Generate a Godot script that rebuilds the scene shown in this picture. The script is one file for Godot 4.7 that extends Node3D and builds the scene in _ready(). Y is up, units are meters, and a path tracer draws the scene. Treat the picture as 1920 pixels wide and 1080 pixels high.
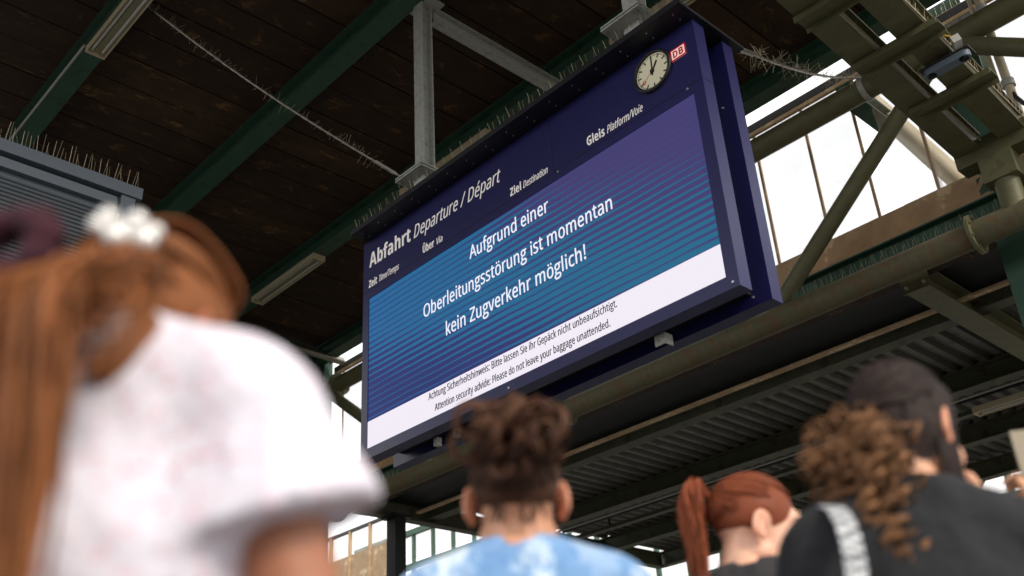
extends Node3D
# Departure board hanging in a station hall, seen from waist height over a small crowd.
# World: y up, board parallel to x, board front faces +z, camera at (0, 1, 0).

var M := {}
var taken := {}
var rng := RandomNumberGenerator.new()

func _ready():
	rng.seed = 7
	set_view()
	make_materials()
	build_setting()
	build_window_wall()
	build_truss()
	build_girder()
	build_canopy()
	build_far_walls()
	build_kiosk()
	build_board()
	build_fixtures()
	build_spikes()
	build_people()

func set_view():
	var cam := Camera3D.new(); cam.name = "camera"; add_child(cam)
	cam.position = Vector3(0, 1, 0)
	cam.rotation_order = EULER_ORDER_YXZ
	cam.rotation_degrees = Vector3(28.248, 45.563, -3.536)
	cam.near = 0.05; cam.far = 400.0
	var at := CameraAttributesPhysical.new()
	at.frustum_focal_length = 42.8
	at.frustum_focus_distance = 8.6
	at.exposure_aperture = 2.2
	cam.attributes = at
	cam.fov = 31.32
	cam.current = true
	var we := WorldEnvironment.new(); we.name = "environment"; add_child(we)
	var env := Environment.new()
	env.background_mode = Environment.BG_SKY
	var sky := Sky.new()
	var sm := ProceduralSkyMaterial.new()
	sm.sky_top_color = Color(0.95, 0.955, 0.96)
	sm.sky_horizon_color = Color(1.0, 1.0, 1.0)
	sm.sky_curve = 0.2
	sm.ground_horizon_color = Color(0.55, 0.55, 0.55)
	sm.ground_bottom_color = Color(0.35, 0.35, 0.35)
	sky.sky_material = sm
	env.sky = sky
	env.tonemap_mode = Environment.TONE_MAPPER_LINEAR
	env.tonemap_exposure = EXPO
	env.sdfgi_enabled = true; env.ssao_enabled = true; env.ssil_enabled = true
	we.environment = env
	var sun := DirectionalLight3D.new(); sun.name = "sun"; add_child(sun)
	sun.light_energy = 0.5
	sun.light_angular_distance = 12.0
	sun.light_color = Color(1.0, 0.96, 0.9)
	sun.shadow_enabled = true
	sun.look_at_from_position(Vector3(10, 6.0, 1.0), Vector3(0, 0, 0))

# ---------------------------------------------------------------- helpers
func numbered(called: String) -> String:
	if not taken.has(called):
		taken[called] = 0
		return called
	taken[called] += 1
	return "%s_%03d" % [called, taken[called]]

func thing(called: String, label: String, category: String, at := Vector3.ZERO, group := "") -> Node3D:
	var o := Node3D.new(); o.name = numbered(called); add_child(o)
	o.position = at
	o.set_meta("label", label); o.set_meta("category", category)
	if group: o.set_meta("group", group)
	return o

func solo(called: String, mesh: Mesh, m: Material, label: String, category: String, at := Vector3.ZERO, group := "") -> MeshInstance3D:
	var o := MeshInstance3D.new(); o.name = numbered(called); o.mesh = mesh; o.material_override = m; add_child(o)
	o.position = at
	o.set_meta("label", label); o.set_meta("category", category)
	if group: o.set_meta("group", group)
	return o

func struct(called: String, mesh: Mesh, m: Material, at := Vector3.ZERO) -> MeshInstance3D:
	var o := MeshInstance3D.new(); o.name = called; o.mesh = mesh; o.material_override = m; add_child(o)
	o.position = at
	o.set_meta("kind", "structure")
	return o

# a part at a WORLD position under a thing (things are never turned unless their parts are built locally)
func part(root: Node3D, called: String, mesh: Mesh, m: Material, wpos := Vector3.ZERO, rot := Vector3.ZERO) -> MeshInstance3D:
	var o := MeshInstance3D.new(); o.name = called; o.mesh = mesh; o.material_override = m
	root.add_child(o, true)
	var base := root.position
	var p := root.get_parent()
	if p != self and p is Node3D: base += (p as Node3D).position
	o.position = wpos - base
	o.rotation_degrees = rot
	return o

func box(x: float, y: float, z: float) -> BoxMesh:
	var b := BoxMesh.new(); b.size = Vector3(x, y, z); return b

func st_new() -> SurfaceTool:
	var st := SurfaceTool.new(); st.begin(Mesh.PRIMITIVE_TRIANGLES); return st

func quad(st: SurfaceTool, a: Vector3, b: Vector3, c: Vector3, d: Vector3):
	st.add_vertex(a); st.add_vertex(b); st.add_vertex(c)
	st.add_vertex(a); st.add_vertex(c); st.add_vertex(d)

func add_box(st: SurfaceTool, c: Vector3, s: Vector3, b := Basis.IDENTITY):
	var h := s * 0.5
	var p := []
	for i in 8:
		p.append(c + b * Vector3(h.x if i & 1 else -h.x, h.y if i & 2 else -h.y, h.z if i & 4 else -h.z))
	st.set_smooth_group(-1)
	quad(st, p[0], p[2], p[3], p[1]); quad(st, p[5], p[7], p[6], p[4])
	quad(st, p[4], p[6], p[2], p[0]); quad(st, p[1], p[3], p[7], p[5])
	quad(st, p[2], p[6], p[7], p[3]); quad(st, p[4], p[0], p[1], p[5])

func done(st: SurfaceTool) -> ArrayMesh:
	st.generate_normals(); return st.commit()

# I-section along x, z or any axis: length along local z
func i_beam(w: float, h: float, l: float, tf := 0.018, tw := 0.012) -> ArrayMesh:
	var st := st_new()
	add_box(st, Vector3(0, -h / 2 + tf / 2, 0), Vector3(w, tf, l))
	add_box(st, Vector3(0, h / 2 - tf / 2, 0), Vector3(w, tf, l))
	add_box(st, Vector3.ZERO, Vector3(tw, h - 2 * tf, l))
	return done(st)

func frame_of(d: Vector3) -> Basis:
	var z := d.normalized()
	var u := Vector3.UP if absf(z.y) < 0.95 else Vector3.RIGHT
	var x := u.cross(z).normalized()
	return Basis(x, z.cross(x), z)

# tube with a list of points and radii, in the coordinates given
func add_tube(st: SurfaceTool, pts: Array, rad: Array, sides := 8, cap := true):
	var n := pts.size()
	var rings := []
	var b := frame_of(pts[1] - pts[0])
	for i in n:
		var d: Vector3
		if i == 0: d = pts[1] - pts[0]
		elif i == n - 1: d = pts[n - 1] - pts[n - 2]
		else: d = pts[i + 1] - pts[i - 1]
		d = d.normalized()
		var x: Vector3 = (b.x - d * b.x.dot(d)).normalized()
		b = Basis(x, d.cross(x), d)
		var ring := []
		for k in sides:
			var a := TAU * k / sides
			ring.append(pts[i] + (b.x * cos(a) + b.y * sin(a)) * float(rad[i]))
		rings.append(ring)
	st.set_smooth_group(1)
	for i in n - 1:
		for k in sides:
			var k2 := (k + 1) % sides
			quad(st, rings[i][k], rings[i + 1][k], rings[i + 1][k2], rings[i][k2])
	if cap:
		st.set_smooth_group(-1)
		for k in range(1, sides - 1):
			st.add_vertex(rings[0][0]); st.add_vertex(rings[0][k]); st.add_vertex(rings[0][k + 1])
			st.add_vertex(rings[n - 1][0]); st.add_vertex(rings[n - 1][k + 1]); st.add_vertex(rings[n - 1][k])

func tube(a: Vector3, b: Vector3, r: float, sides := 24) -> ArrayMesh:
	var st := st_new(); add_tube(st, [a, b], [r, r], sides); return done(st)

# ---------------------------------------------------------------- materials
func mat(c: Color, rough := 0.7, metal := 0.0) -> StandardMaterial3D:
	var m := StandardMaterial3D.new()
	m.albedo_color = c; m.roughness = rough; m.metallic = metal
	return m

func noise_img(size: int, freq: float, sd: int, oct := 4) -> Image:
	var n := FastNoiseLite.new(); n.seed = sd; n.frequency = freq
	n.noise_type = FastNoiseLite.TYPE_SIMPLEX_SMOOTH; n.fractal_octaves = oct
	return n.get_seamless_image(size, size)

# colour = mix(c0, c1, grain) then blotches of c2 above a threshold
func grain_tex(size: int, c0: Color, c1: Color, c2: Color, f1: float, f2: float, thr: float, sd: int) -> ImageTexture:
	var a := noise_img(size, f1, sd, 5)
	var b := noise_img(size, f2, sd + 11, 4)
	var c := noise_img(size, f1 * 5.0, sd + 23, 2)
	var im := Image.create(size, size, true, Image.FORMAT_RGB8)
	for y in size:
		for x in size:
			var v := a.get_pixel(x, y).r
			var w := b.get_pixel(x, y).r
			var g := c.get_pixel(x, y).r
			var col := c0.lerp(c1, clampf(v * 0.7 + g * 0.3, 0, 1))
			var k := smoothstep(thr, thr + 0.12, w * 0.75 + g * 0.25)
			im.set_pixel(x, y, col.lerp(c2, k * (0.55 + 0.45 * v)))
	im.generate_mipmaps()
	return ImageTexture.create_from_image(im)

func tri(tex: Texture2D, scale: Vector3, rough := 0.7, metal := 0.0) -> StandardMaterial3D:
	var m := StandardMaterial3D.new()
	m.albedo_texture = tex; m.roughness = rough; m.metallic = metal
	m.uv1_triplanar = true; m.uv1_world_triplanar = true; m.uv1_scale = scale
	return m

func make_materials():
	var wood := grain_tex(512, Color(0.19, 0.125, 0.07), Color(0.35, 0.24, 0.14), Color(0.50, 0.37, 0.22), 0.012, 0.011, 0.675, 3)
	M.wood = tri(wood, Vector3(0.7, 0.7, 0.3), 0.85)
	var wood2 := grain_tex(512, Color(0.16, 0.10, 0.06), Color(0.30, 0.20, 0.12), Color(0.42, 0.31, 0.19), 0.012, 0.012, 0.695, 31)
	M.wood2 = tri(wood2, Vector3(0.7, 0.7, 0.22), 0.85)
	M.wood3 = tri(wood, Vector3(0.6, 0.6, 0.35), 0.8); M.wood3.albedo_color = Color(0.82, 0.78, 0.75)
	var gp := grain_tex(256, Color(0.19, 0.31, 0.245), Color(0.235, 0.36, 0.285), Color(0.17, 0.24, 0.19), 0.02, 0.02, 0.68, 41)
	M.green = tri(gp, Vector3(0.6, 0.6, 0.6), 0.55)
	var ol := grain_tex(256, Color(0.36, 0.35, 0.24), Color(0.43, 0.42, 0.29), Color(0.36, 0.32, 0.22), 0.02, 0.02, 0.66, 51)
	M.olive = tri(ol, Vector3(0.8, 0.8, 0.8), 0.55)
	var old := grain_tex(256, Color(0.33, 0.31, 0.23), Color(0.44, 0.41, 0.29), Color(0.42, 0.30, 0.20), 0.03, 0.02, 0.56, 61)
	M.olive_dirty = tri(old, Vector3(0.9, 0.9, 0.9), 0.7)
	var gal := grain_tex(256, Color(0.64, 0.64, 0.61), Color(0.74, 0.74, 0.71), Color(0.56, 0.55, 0.52), 0.05, 0.03, 0.64, 71)
	M.galv = tri(gal, Vector3(1.4, 1.4, 1.4), 0.5, 0.1)
	var pan := grain_tex(256, Color(0.86, 0.83, 0.77), Color(0.93, 0.91, 0.86), Color(0.74, 0.68, 0.57), 0.015, 0.012, 0.68, 81)
	M.pane = tri(pan, Vector3(0.5, 0.5, 0.5), 0.8)
	M.pane.transparency = BaseMaterial3D.TRANSPARENCY_ALPHA; M.pane.albedo_color = Color(1, 1, 1, 0.26)
	var br := grain_tex(256, Color(0.64, 0.52, 0.40), Color(0.75, 0.63, 0.49), Color(0.86, 0.76, 0.60), 0.015, 0.01, 0.64, 91)
	M.sill = tri(br, Vector3(0.7, 0.7, 0.7), 0.75)
	M.sill.backlight_enabled = true; M.sill.backlight = Color(0.30, 0.23, 0.15)
	M.mullion = tri(br, Vector3(0.7, 0.7, 0.7), 0.7)
	M.dark_rail = mat(Color(0.20, 0.19, 0.18), 0.6)
	M.black_steel = mat(Color(0.07, 0.07, 0.065), 0.55)
	var cor := grain_tex(256, Color(0.34, 0.33, 0.30), Color(0.42, 0.41, 0.37), Color(0.27, 0.24, 0.20), 0.02, 0.02, 0.62, 101)
	M.corrugated = tri(cor, Vector3(0.5, 0.5, 0.5), 0.5, 0.25)
	var can := grain_tex(256, Color(0.26, 0.26, 0.19), Color(0.33, 0.33, 0.24), Color(0.22, 0.18, 0.13), 0.02, 0.02, 0.64, 111)
	M.canopy_beam = tri(can, Vector3(0.6, 0.6, 0.6), 0.6)
	var nv := grain_tex(256, Color(0.10, 0.095, 0.29), Color(0.112, 0.106, 0.32), Color(0.12, 0.113, 0.31), 0.04, 0.02, 0.66, 121)
	M.navy = tri(nv, Vector3(1, 1, 1), 0.38)
	M.cap = mat(Color(0.035, 0.032, 0.07), 0.5)
	M.cream_metal = mat(Color(0.80, 0.74, 0.62), 0.5)
	M.reflector = mat(Color(0.72, 0.67, 0.56), 0.3, 0.5)
	M.steel = mat(Color(0.62, 0.60, 0.56), 0.35, 0.85)
	M.spike = mat(Color(0.72, 0.66, 0.55), 0.4, 0.5)
	M.grey_paint = mat(Color(0.36, 0.39, 0.42), 0.5)
	M.grey_slat = mat(Color(0.38, 0.40, 0.42), 0.45, 0.2)
	M.rubber = mat(Color(0.03, 0.03, 0.03), 0.6)
	M.sensor = mat(Color(0.42, 0.47, 0.52), 0.45)
	M.white_plastic = mat(Color(0.82, 0.81, 0.78), 0.5)
	M.concrete = tri(grain_tex(256, Color(0.32, 0.32, 0.31), Color(0.39, 0.385, 0.37), Color(0.28, 0.27, 0.26), 0.03, 0.02, 0.62, 131), Vector3(0.5, 0.5, 0.5), 0.85)
	M.rivet = mat(Color(0.75, 0.75, 0.78), 0.3, 0.6)
	M.letter = mat(Color(0.86, 0.84, 0.82), 0.6)   # white header lettering, with a weak glow added to brighten it
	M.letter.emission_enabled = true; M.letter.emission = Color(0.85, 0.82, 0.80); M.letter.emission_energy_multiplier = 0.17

func glow(c: Color, e: float) -> StandardMaterial3D:
	var m := StandardMaterial3D.new()
	m.albedo_color = Color(0.02, 0.02, 0.02); m.emission_enabled = true
	m.emission = c; m.emission_energy_multiplier = e
	return m

# ---------------------------------------------------------------- the hall
const CEIL := 9.2
const BEAMS := [-0.7, -2.87, -5.07, -7.27, -9.47]

func build_setting():
	var g := PlaneMesh.new(); g.size = Vector2(300, 300)
	struct("ground", g, M.concrete)
	# ceiling: planks between the beams, each one a part
	var slab := struct("ceiling", box(17.0, 0.06, 13.1), M.rubber, Vector3(-6.4, CEIL + 0.09, -3.0))
	var edges := [3.5, 1.5, -0.7, -2.87, -5.07, -7.27, -9.47]  # unseen bays towards +z are added to darken the board front
	var pw := 0.478
	for bay in 6:
		var z0: float = edges[bay]; var z1: float = edges[bay + 1]
		var l := absf(z1 - z0) - 0.01
		var shapes := [box(pw, 0.04, l), box(pw - 0.006, 0.046, l), box(pw - 0.01, 0.035, l)]
		for i in 34:
			var x := -14.65 + i * 0.495
			var o := MeshInstance3D.new(); o.name = "plank"
			o.mesh = shapes[rng.randi() % 3]
			o.material_override = [M.wood, M.wood2, M.wood3][rng.randi() % 3]
			slab.add_child(o, true)
			o.position = Vector3(x, CEIL + 0.02 + rng.randf() * 0.012, (z0 + z1) / 2) - slab.position
			o.rotation_degrees = Vector3(rng.randf_range(-0.15, 0.15), 0, rng.randf_range(-0.5, 0.5))
	var names := ["behind the kiosk", "over the dark kiosk lamp", "in front of the departure board", "behind the departure board", "along the top of the window wall"]
	for i in 5:
		var o := solo("roof_beam", i_beam(0.24, 0.27, 17.0), M.green, "green painted steel roof beam running " + names[i], "beam", Vector3(-6.4, 9.065, BEAMS[i]), "green roof beams")
		o.rotation_degrees.y = 90
	# end wall with its cornice, duct and round-cornered window
	var w := thing("end_wall", "dark green end wall with rounded window frame in the hall corner", "wall", Vector3(-14.9, 0, -6.4))
	part(w, "wall_panel", box(0.12, 9.1, 6.8), M.green, Vector3(-14.95, 4.55, -6.4))
	part(w, "cornice", box(0.16, 0.14, 6.7), M.green, Vector3(-14.8, 9.08, -6.4))
	for i in 6:
		part(w, "post", box(0.1, 1.2, 0.1), M.green, Vector3(-14.83, 8.4, -9.6 + i * 1.1))
	part(w, "window", box(0.03, 1.0, 1.3), M.rubber, Vector3(-14.86, 7.9, -8.4))
	var fr := st_new()
	var loop := []
	for k in 41:
		var a := TAU * k / 40.0
		var s := Vector3(0, signf(sin(a)) * pow(absf(sin(a)), 0.4) * 0.55, signf(cos(a)) * pow(absf(cos(a)), 0.4) * 0.72)
		loop.append(s)
	var rr := []
	for k in 41: rr.append(0.045)
	add_tube(fr, loop, rr, 6, false)
	part(w, "window_frame", done(fr), M.galv, Vector3(-14.84, 7.9, -8.4))
	solo("air_duct", tube(Vector3(0, 0, 3.4), Vector3(0, 0, -3.4), 0.075), M.steel, "silver round duct running along the green end wall", "duct", Vector3(-14.5, 8.92, -6.35))

func build_window_wall():
	var zw := -9.85
	var w := thing("window_wall", "tall wall of white translucent panels above a brown sill", "wall", Vector3(-7.0, 6.3, zw))
	part(w, "top_rail", box(13.9, 0.1, 0.1), M.dark_rail, Vector3(-7.9, 8.88, zw))
	part(w, "lintel", box(13.9, 0.05, 0.05), M.mullion, Vector3(-7.9, 8.79, zw + 0.03))
	# sill of dented sheet, one sheet for each bay
	var xs := [-14.6, -13.9, -13.2, -12.5, -11.8, -11.1, -10.4, -9.7, -9.0, -8.3, -7.6, -6.9, -6.2, -5.45, -4.75, -4.12, -3.42, -2.7, -1.9, -1.1]
	for i in xs.size() - 1:
		var x0: float = xs[i]; var x1: float = xs[i + 1]
		if i != 15:
			part(w, "pane", box(x1 - x0 - 0.02, 2.05, 0.012), M.pane, Vector3((x0 + x1) / 2, 7.80, zw - 0.03))
		else:   # a pane pushed aside: a gap of open sky
			part(w, "pane", box(x1 - x0 - 0.24, 1.9, 0.012), M.pane, Vector3((x0 + x1) / 2 + 0.12, 7.72, zw - 0.05), Vector3(0, 0, 2.5))
		var st := st_new()
		st.set_smooth_group(1)
		var nx := 8; var ny := 5
		var g := []
		for a in nx + 1:
			var col := []
			for b in ny + 1:
				var u := float(a) / nx; var v := float(b) / ny
				var bump := 0.0 if a == 0 or a == nx else rng.randf_range(-0.02, 0.03) * sin(PI * v)
				col.append(Vector3(lerpf(x0, x1, u) - (x0 + x1) / 2, v * 0.36, bump))
			g.append(col)
		for a in nx:
			for b in ny:
				quad(st, g[a][b], g[a][b + 1], g[a + 1][b + 1], g[a + 1][b])
		part(w, "sill_sheet", done(st), M.sill, Vector3((x0 + x1) / 2, 6.53, zw + 0.02))
	for i in xs.size():
		part(w, "mullion", box(0.03, 2.3, 0.03), M.mullion, Vector3(xs[i], 7.75, zw + 0.0))
	part(w, "sill_rail", box(13.9, 0.03, 0.12), M.mullion, Vector3(-7.9, 6.53, zw + 0.05))
	var gb := part(w, "edge_beam", i_beam(0.22, 0.26, 13.9), M.green, Vector3(-7.9, 6.385, zw + 0.02))
	gb.rotation_degrees.y = 90
	# posts and braces just outside the panes
	solo("outer_brace", tube(Vector3(-4.25, 9.1, -10.5), Vector3(-3.1, 6.6, -10.5), 0.12, 4), M.cream_metal, "cream diagonal brace seen behind the white panels", "brace")
	solo("bracket_beam", i_beam(0.22, 0.2, 0.9), M.green, "pale green beam end poking through the open panel gap", "beam", Vector3(-4.0, 8.42, -9.95))
	var c := thing("hall_column", "dark green steel column behind the overhead ladder girder", "column", Vector3(-2.82, 0, -10.0))
	part(c, "web", box(0.03, 9.1, 0.4), M.green, Vector3(-2.82, 4.55, -10.05))
	part(c, "flange", box(0.42, 9.1, 0.03), M.green, Vector3(-2.82, 4.55, -9.84))
	part(c, "flange", box(0.42, 9.1, 0.03), M.green, Vector3(-2.82, 4.55, -10.26))

func build_truss():
	var zt := -9.3
	var bolt8 := tube(Vector3(-0.035, 0, 0), Vector3(0.035, 0, 0), 0.014, 6)
	var t := thing("pipe_truss", "olive tubular truss with flanged pipes running below the window wall", "truss", Vector3(-8.0, 5.8, zt))
	part(t, "lower_chord", tube(Vector3(-14.6, 0, 0), Vector3(0.5, 0, 0), 0.135, 32), M.olive_dirty, Vector3(0, 5.93, zt))
	part(t, "upper_chord", tube(Vector3(-14.3, 0, 0), Vector3(0.5, 0, 0), 0.135, 32), M.olive, Vector3(0, 8.15, zt))
	var nodes := [[-14.3, 8.15, -11.4, 5.93], [-11.4, 5.93, -8.6, 8.15], [-8.6, 8.15, -5.45, 5.93], [-5.45, 5.93, -2.75, 8.15], [-2.75, 8.15, 0.2, 5.93]]
	for n in nodes:
		part(t, "brace", tube(Vector3(n[0], n[1], 0), Vector3(n[2], n[3], 0), 0.095, 24), M.olive, Vector3(0, 0, zt))
	for x in [-13.9, -8.6, -3.02]:
		for y in [5.93, 8.15]:
			if x == -3.02 and y > 7: continue
			var f := part(t, "flange", tube(Vector3(-0.018, 0, 0), Vector3(0.018, 0, 0), 0.205, 32), M.olive, Vector3(x, y, zt))
			for k in 8:
				var a := TAU * (k + 0.5) / 8
				var bo := sub(f, "bolt", bolt8, M.olive); bo.position = Vector3(0, cos(a) * 0.17, sin(a) * 0.17)
	part(t, "stub", tube(Vector3(0, 0, 0), Vector3(0, 0.4, 0), 0.12, 24), M.olive, Vector3(-2.6, 5.95, zt))
	part(t, "clamp", tube(Vector3(-0.03, 0, 0), Vector3(0.03, 0, 0), 0.15, 24), M.galv, Vector3(-3.68, 8.15, zt))

func build_girder():
	var g := thing("ladder_girder", "olive twin girder with cross channels and bird spikes overhead", "girder", Vector3(-2.5, 6.6, -7.5))
	for x in [-2.71, -2.27]:
		part(g, "girder", i_beam(0.25, 0.26, 6.6, 0.02, 0.16), M.olive, Vector3(x, 6.86, -6.05), Vector3(0, 2.2, 0))
	for z in [-5.25, -6.25, -7.15, -8.13]:
		var st := st_new()
		add_box(st, Vector3(0, 0, 0), Vector3(0.76, 0.012, 0.2))
		add_box(st, Vector3(0, -0.03, 0.094), Vector3(0.76, 0.05, 0.012))
		add_box(st, Vector3(0, -0.03, -0.094), Vector3(0.76, 0.05, 0.012))
		part(g, "cross_channel", done(st), M.olive, Vector3(-2.47, 6.715, z))
	part(g, "end_beam", box(1.1, 0.24, 0.22), M.olive, Vector3(-2.42, 6.72, -9.3))
	part(g, "support_post", box(0.32, 0.28, 0.28), M.olive, Vector3(-2.6, 6.46, -9.3))
	for x in [-2.71, -2.27]:
		part(g, "hanger", box(0.06, 2.1, 0.06), M.olive, Vector3(x + 0.1, 8.02, -5.07))
	# sensor bar with two lenses
	var s := thing("sensor_bar", "grey rounded sensor bar with two dark lenses under the girder", "sensor", Vector3(-2.27, 6.6, -7.6))
	var st := st_new()
	for i in 2:
		var sx := -0.155 if i == 0 else 0.155
		add_tube(st, [Vector3(sx, -0.03, 0), Vector3(sx, 0.03, 0)], [0.05, 0.05], 20)
	add_box(st, Vector3.ZERO, Vector3(0.31, 0.06, 0.1))
	part(s, "housing", done(st), M.sensor, Vector3(-2.27, 6.62, -7.58))
	part(s, "mounting_plate", box(0.44, 0.012, 0.16), M.dark_rail, Vector3(-2.27, 6.66, -7.60))
	part(s, "bracket", box(0.1, 0.09, 0.05), M.dark_rail, Vector3(-2.27, 6.70, -7.60))
	for sx in [-0.15, 0.15]:
		part(s, "lens", tube(Vector3(0, -0.006, 0), Vector3(0, 0.0, 0), 0.032, 20), M.rubber, Vector3(-2.27 + sx, 6.588, -7.58))
	var j := thing("junction_box", "small white junction box with yellow cable on girder edge", "box", Vector3(-2.13, 6.7, -7.5))
	part(j, "case", box(0.07, 0.07, 0.13), M.white_plastic, Vector3(-2.12, 6.72, -7.5), Vector3(0, 20, 12))
	var yc := st_new()
	add_tube(yc, [Vector3(-2.13, 6.75, -7.44), Vector3(-2.16, 6.76, -7.38), Vector3(-2.17, 6.73, -7.33), Vector3(-2.14, 6.74, -7.2)], [0.008, 0.008, 0.008, 0.008], 6)
	part(j, "cable", done(yc), mat(Color(0.80, 0.64, 0.10), 0.6))
	# conduits on the column
	var c := thing("conduit_pair", "pair of vertical conduits with clamps beside the green column", "conduit", Vector3(-2.38, 6.5, -9.55))
	part(c, "pipe", tube(Vector3(0, 6.9, 0), Vector3(0, 9.1, 0), 0.045), M.cream_metal, Vector3(-2.36, 0, -9.55))
	part(c, "pipe", tube(Vector3(0, 6.9, 0), Vector3(0, 9.1, 0), 0.02), M.cream_metal, Vector3(-2.45, 0, -9.55))
	part(c, "bracket", box(0.42, 0.07, 0.015), M.galv, Vector3(-2.55, 8.56, -9.6))
	part(c, "clamp", tube(Vector3(0, -0.04, 0), Vector3(0, 0.04, 0), 0.065, 16), M.galv, Vector3(-2.36, 7.5, -9.55))
	part(c, "clamp", tube(Vector3(0, -0.04, 0), Vector3(0, 0.04, 0), 0.06, 16), M.galv, Vector3(-2.36, 8.5, -9.55))
	var cb := st_new()
	add_tube(cb, [Vector3(-2.36, 7.45, -9.55), Vector3(-2.33, 7.3, -9.52), Vector3(-2.25, 7.1, -9.4), Vector3(-2.1, 6.9, -9.3), Vector3(-1.8, 6.8, -9.2)], [0.022, 0.022, 0.022, 0.022, 0.022], 8)
	part(c, "cable", done(cb), M.rubber)

func build_canopy():
	var c := thing("canopy_roof", "low corrugated steel canopy roof beyond the pipe truss", "roof", Vector3(-6.0, 6.2, -13.5))
	# sheets of ribbed steel, ribs along z
	var st := st_new()
	st.set_smooth_group(-1)
	var wv := 0.225
	for k in 4:
		var x := -0.45 + k * wv
		var prof := [Vector2(x, 0), Vector2(x + 0.08, 0), Vector2(x + 0.11, 0.075), Vector2(x + 0.195, 0.075), Vector2(x + wv, 0)]
		for i in 4:
			var a: Vector2 = prof[i]; var b: Vector2 = prof[i + 1]
			quad(st, Vector3(a.x, a.y, -1.1), Vector3(a.x, a.y, 1.1), Vector3(b.x, b.y, 1.1), Vector3(b.x, b.y, -1.1))
	var sheet := done(st)
	var bz := [-11.2, -13.45, -15.7]
	var mids := [-10.05, -12.32, -14.57, -16.82]
	for r in range(1, 4):
		for i in 18:
			part(c, "roof_sheet", sheet, M.corrugated, Vector3(-13.3 + i * 0.9, 6.28, mids[r]))
	part(c, "roof_deck", box(16.4, 0.05, 7.9), M.black_steel, Vector3(-5.6, 6.42, -13.95))
	part(c, "dark_soffit", box(16.4, 0.04, 1.1), M.black_steel, Vector3(-5.6, 6.22, -10.55))  # black sheet that paints in the dark recess of the first bay
	for i in 3:
		var o := solo("canopy_beam", i_beam(0.22, 0.28, 16.2), M.canopy_beam, ["olive canopy beam nearest the pipe truss", "olive canopy beam in the middle of the corrugated roof", "olive canopy beam at the far side of the corrugated roof"][i], "beam", Vector3(-5.8, 6.138, bz[i]), "canopy beams")
		o.rotation_degrees.y = 90
	var eb := solo("canopy_edge_beam", i_beam(0.2, 0.3, 16.2), M.canopy_beam, "olive beam closing the far edge of the canopy roof", "beam", Vector3(-5.8, 6.12, -17.6), "canopy beams")
	eb.rotation_degrees.y = 90
	var so := thing("soffit_strip", "narrow soffit of dark reddish planks below the large pipe", "soffit", Vector3(-6.0, 6.0, -9.85))
	for i in 24:
		part(so, "plank", box(0.64, 0.02, 0.42), M.wood3, Vector3(-13.4 + i * 0.65, 6.1, -9.82))
	solo("cable_tray", box(15.6, 0.03, 0.09), M.mullion, "thin rusty rail under the canopy roof", "rail", Vector3(-5.8, 6.02, -10.76))
	var tr := thing("light_trunking", "dark cable trunking with conduits hung between canopy beams", "trunking", Vector3(-6.0, 6.0, -14.42))
	part(tr, "tray", box(15.6, 0.06, 0.14), M.canopy_beam, Vector3(-5.8, 6.03, -14.42))
	part(tr, "conduit", tube(Vector3(-13.4, 0, 0), Vector3(1.8, 0, 0), 0.03, 10), M.black_steel, Vector3(0, 6.12, -14.1))
	part(tr, "conduit", tube(Vector3(-13.4, 0, 0), Vector3(1.8, 0, 0), 0.02, 10), M.galv, Vector3(0, 6.10, -13.95))
	for i in 7:
		part(tr, "hanger", box(0.03, 0.22, 0.03), M.black_steel, Vector3(-12.5 + i * 2.2, 6.17, -14.42))
	# cross beam with bolted end plate
	var zb := thing("cross_beam", "olive cross beam with bolted end plate under the truss pipe", "beam", Vector3(-3.9, 6.0, -11.2))
	part(zb, "beam", i_beam(0.26, 0.27, 3.6, 0.02, 0.02), M.olive, Vector3(-3.91, 6.0, -11.6))
	part(zb, "end_plate", box(0.30, 0.30, 0.025), M.olive, Vector3(-3.91, 6.0, -9.78))
	var zs := st_new()
	for sx in [-0.1, 0.1]:
		for sy in [-0.09, 0.09]:
			add_tube(zs, [Vector3(sx, sy, 0), Vector3(sx, sy, 0.03)], [0.018, 0.018], 6)
	part(zb, "bolts", done(zs), M.galv, Vector3(-3.91, 6.0, -9.77))
	# edge beam along z at the left, and the black column under it
	var le := solo("canopy_side_beam", i_beam(0.2, 0.3, 7.9), M.canopy_beam, "dark beam along the open side of the canopy roof", "beam", Vector3(-13.85, 6.08, -13.6))
	le.rotation_degrees.y = 0
	var col := thing("canopy_column", "slim black steel column carrying the canopy corner", "column", Vector3(-13.74, 0, -10.4))
	part(col, "shaft", box(0.24, 5.9, 0.22), M.black_steel, Vector3(-13.74, 2.95, -10.4))
	part(col, "head_plate", box(0.4, 0.04, 0.36), M.black_steel, Vector3(-13.74, 5.915, -10.4))
	part(col, "base_plate", box(0.4, 0.03, 0.4), M.black_steel, Vector3(-13.74, 0.018, -10.4))
	lamp("canopy_lamp", "dim batten lamp with ribbed cover under the canopy roof", Vector3(-4.5, 5.98, -14.15), 1.6)
	lamp("canopy_lamp", "batten lamp at the far end of the canopy roof", Vector3(-10.4, 5.98, -16.3), 1.5)

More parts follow.
